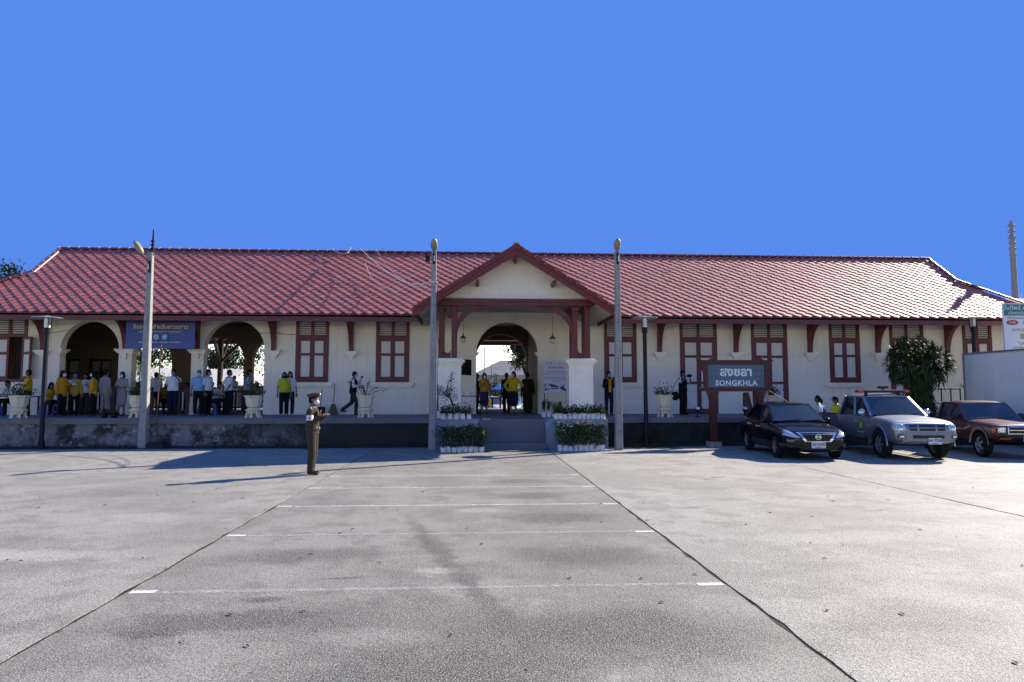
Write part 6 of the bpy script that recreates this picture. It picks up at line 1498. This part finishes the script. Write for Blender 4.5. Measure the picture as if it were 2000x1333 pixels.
# sheds with corrugated roofs
M['shedroof'] = mat('pale_corrugated_roof', (.42,.41,.39), .5, .4, nz=(1.5,.2)); M['shedwall'] = mat('shed_wall', (.10,.09,.08), .8, .3)
def shed(x0, x1, y, zt, zb, dep, label):
    t = thing('shed', label, 'shed', (0,0,0), 0, 'low roofed sheds beyond the tracks'); g = MB(); n = int((x1-x0)/.11); vs = []
    for j in range(2):
        for i in range(n+1): vs.append((x0+(x1-x0)*i/n, y+dep*j, (zb if j == 0 else zt)+(.03 if i % 2 else -.03)))
    g.add(vs, [(i, i+1, n+2+i, n+1+i) for i in range(n)]); me = modmesh(g.mesh('roof', M['shedroof']), [('SOLIDIFY', dict(thickness=.03))]); link('roof', me, t)
    g = MB(); g.box(x0+.3, x1-.3, y+.6, y+dep, 0, zb+.05); g.build('wall', M['shedwall'], t)
    for k in range(5): g = MB(); x = x0+.3+(x1-x0-.6)*k/4; g.box(x-.06,x+.06,y+.2,y+.32,0,zb); g.build('post', M['shedwall'], t)
shed(-32.5,-23.8,30,3.9,2.4,4,'low shed with a pale corrugated roof, seen under the banner'); shed(-24.0,-18.6,26,3.7,2.2,4,'low shed with a pale corrugated roof, seen through the third arch')
shed(-18.2,-13.6,24,3.0,2.3,3,'low shed seen at the right side of the third arch')
M['farwall'] = mat('far_house_wall', (.42,.40,.36), .8, .3, nz=(1,.15)); M['farroof'] = mat('far_house_roof', (.20,.19,.19), .7, .3, nz=(1,.2)); M['farglass'] = mat('far_window', (.05,.06,.07), .2)
t = thing('house', 'pale house with a grey hipped roof far beyond the porch arch', 'house', (2.6,58,0))
g = MB(); g.box(-2.4,6,0,8,0,4.0); g.build('wall', M['farwall'], t)
g = MB(); g.add([(-2.9,-.5,3.95),(6.5,-.5,3.95),(6.5,8.5,3.95),(-2.9,8.5,3.95),(1.0,4,6.0),(3,4,6.0)], [(0,1,5,4),(1,2,5),(2,3,4,5),(3,0,4),(0,3,2,1)]); g.build('roof', M['farroof'], t)
for k in range(4):
    g = MB(); x = -1.8+k*1.9; g.box(x-.5,x+.5,-.05,-.003,1.2,2.8); w_ = g.build('window', M['farwall'], t); g = MB(); g.box(x-.42,x+.42,-.07,-.052,1.28,2.72); g.build('pane', M['farglass'], w_)
for x, y, h, lab in ((1.15,40,6.2,'thin far pole left of the house beyond the arch'),(2.0,44,5.8,'thin far pole in front of the house beyond the arch'),(-28.0,40,12,'tall pale flagpole seen under the banner')):
    g = MB(); g.lathe([(.07,0),(.05,h)], (x,y,0), 8); tag(g.build('pole', M['pole'], None, 60), lab, 'pole')
# parked cars, parasol and barrier in the yard beyond the porch arch
def far_car(x, y, rz, label, paint):
    t = thing('car', label, 'car', (x,y,0), rz, 'cars parked in the yard beyond the arch')
    st = [(-2.0,.60,.30,.60,.65),(-1.95,.78,.22,.68,.74),(-1.4,.83,.20,.80,.88),(-.7,.84,.2,.88,.97),(.9,.84,.2,.92,.96),(1.7,.82,.24,.94,.98),(1.9,.72,.3,.88,.92)]
    me = body_loft(st).mesh('body', paint); fixn(me); me = modmesh(me, [('SUBSURF', dict(levels=1))]); shade(me, 40); link('body', me, t)
    cabin(t, dict(A=(-.8,.95,.70), F=(-.1,1.42,.56), R=(.9,1.42,.55), B=(1.55,.98,.66), crown=.05), paint, M['carglass'], M['darkglass'], [(.45,.42)], seats=False)
    for xx in (-.72,.72): wheel(t, xx, -1.25, .30, .18, 6); wheel(t, xx, 1.2, .30, .18, 6)
    for s in (-1,1): g = MB(); g.box(s*.6-.14,s*.6+.14,-2.02,-1.9,.60,.72); g.build('headlight', M['lamp'], t)
M['whitepaint'] = mat('white_car_paint', (.55,.56,.58), .3, .5, coat=.8); M['bluepaint'] = mat('pale_blue_car_paint', (.10,.22,.42), .3, .5, coat=.8)
far_car(1.55, 24, R(25), 'white car parked beyond the arch, left of the golden yellow top', M['whitepaint']); far_car(3.0, 27, R(-10), 'pale blue car parked beyond the arch, behind the golden yellow top', M['bluepaint'])
t = thing('parasol', 'blue parasol standing in the yard beyond the porch arch', 'parasol', (2.3,20,0)); g = MB(); g.lathe([(1.1,2.0),(.6,2.28),(.05,2.45),(.02,2.43),(.6,2.25),(1.08,1.98)], seg=8, cap=False); g.build('canopy', mat('parasol_cloth', (.06,.22,.50), .7), t); g = MB(); g.lathe([(.025,0),(.02,2.43)], seg=6); g.build('pole', M['steel'], t)
t = thing('barrier', 'red painted barrier at the rear edge of the passage', 'barrier', (1.45,11.3,PZ)); g = MB(); g.box(-.5,.5,-.04,.04,.52,.60); g.build('rail', M['red'], t)
for x in (-.35,.1): g = MB(); g.box(x-.05,x+.05,-.05,.05,0,.52); g.build('post', M['red'], t)
t = thing('railing', 'black iron railing on the platform between the shrub and the maroon pickup', 'railing', (16.9,-3.5,PZ)); 
for x in (-.55,-.2,.15,.5): g = MB(); g.box(x-.015,x+.015,-.015,.015,0,1.0 if x > -.3 else 1.3); g.build('post', M['blackmetal'], t)
for z in (.45,.95): g = MB(); g.box(-.56,.51,-.03,-.016,z,z+.03); g.build('rail', M['blackmetal'], t)
t = thing('water_pump', 'rusty hand pump with a flared top between the shrub and the box truck', 'pump', (18.35,-2.6,PZ)); g = MB(); g.lathe([(.13,0),(.11,.35),(.08,.45),(.10,.60),(.07,.75),(.10,.95),(.14,1.12),(.13,1.12)], seg=10); g.build('body', M['rust'], t, 50); g = MB(); g.bar((0,-.05,.8),(.22,-.1,.62),.03,.03); g.build('handle', M['rust'], t)
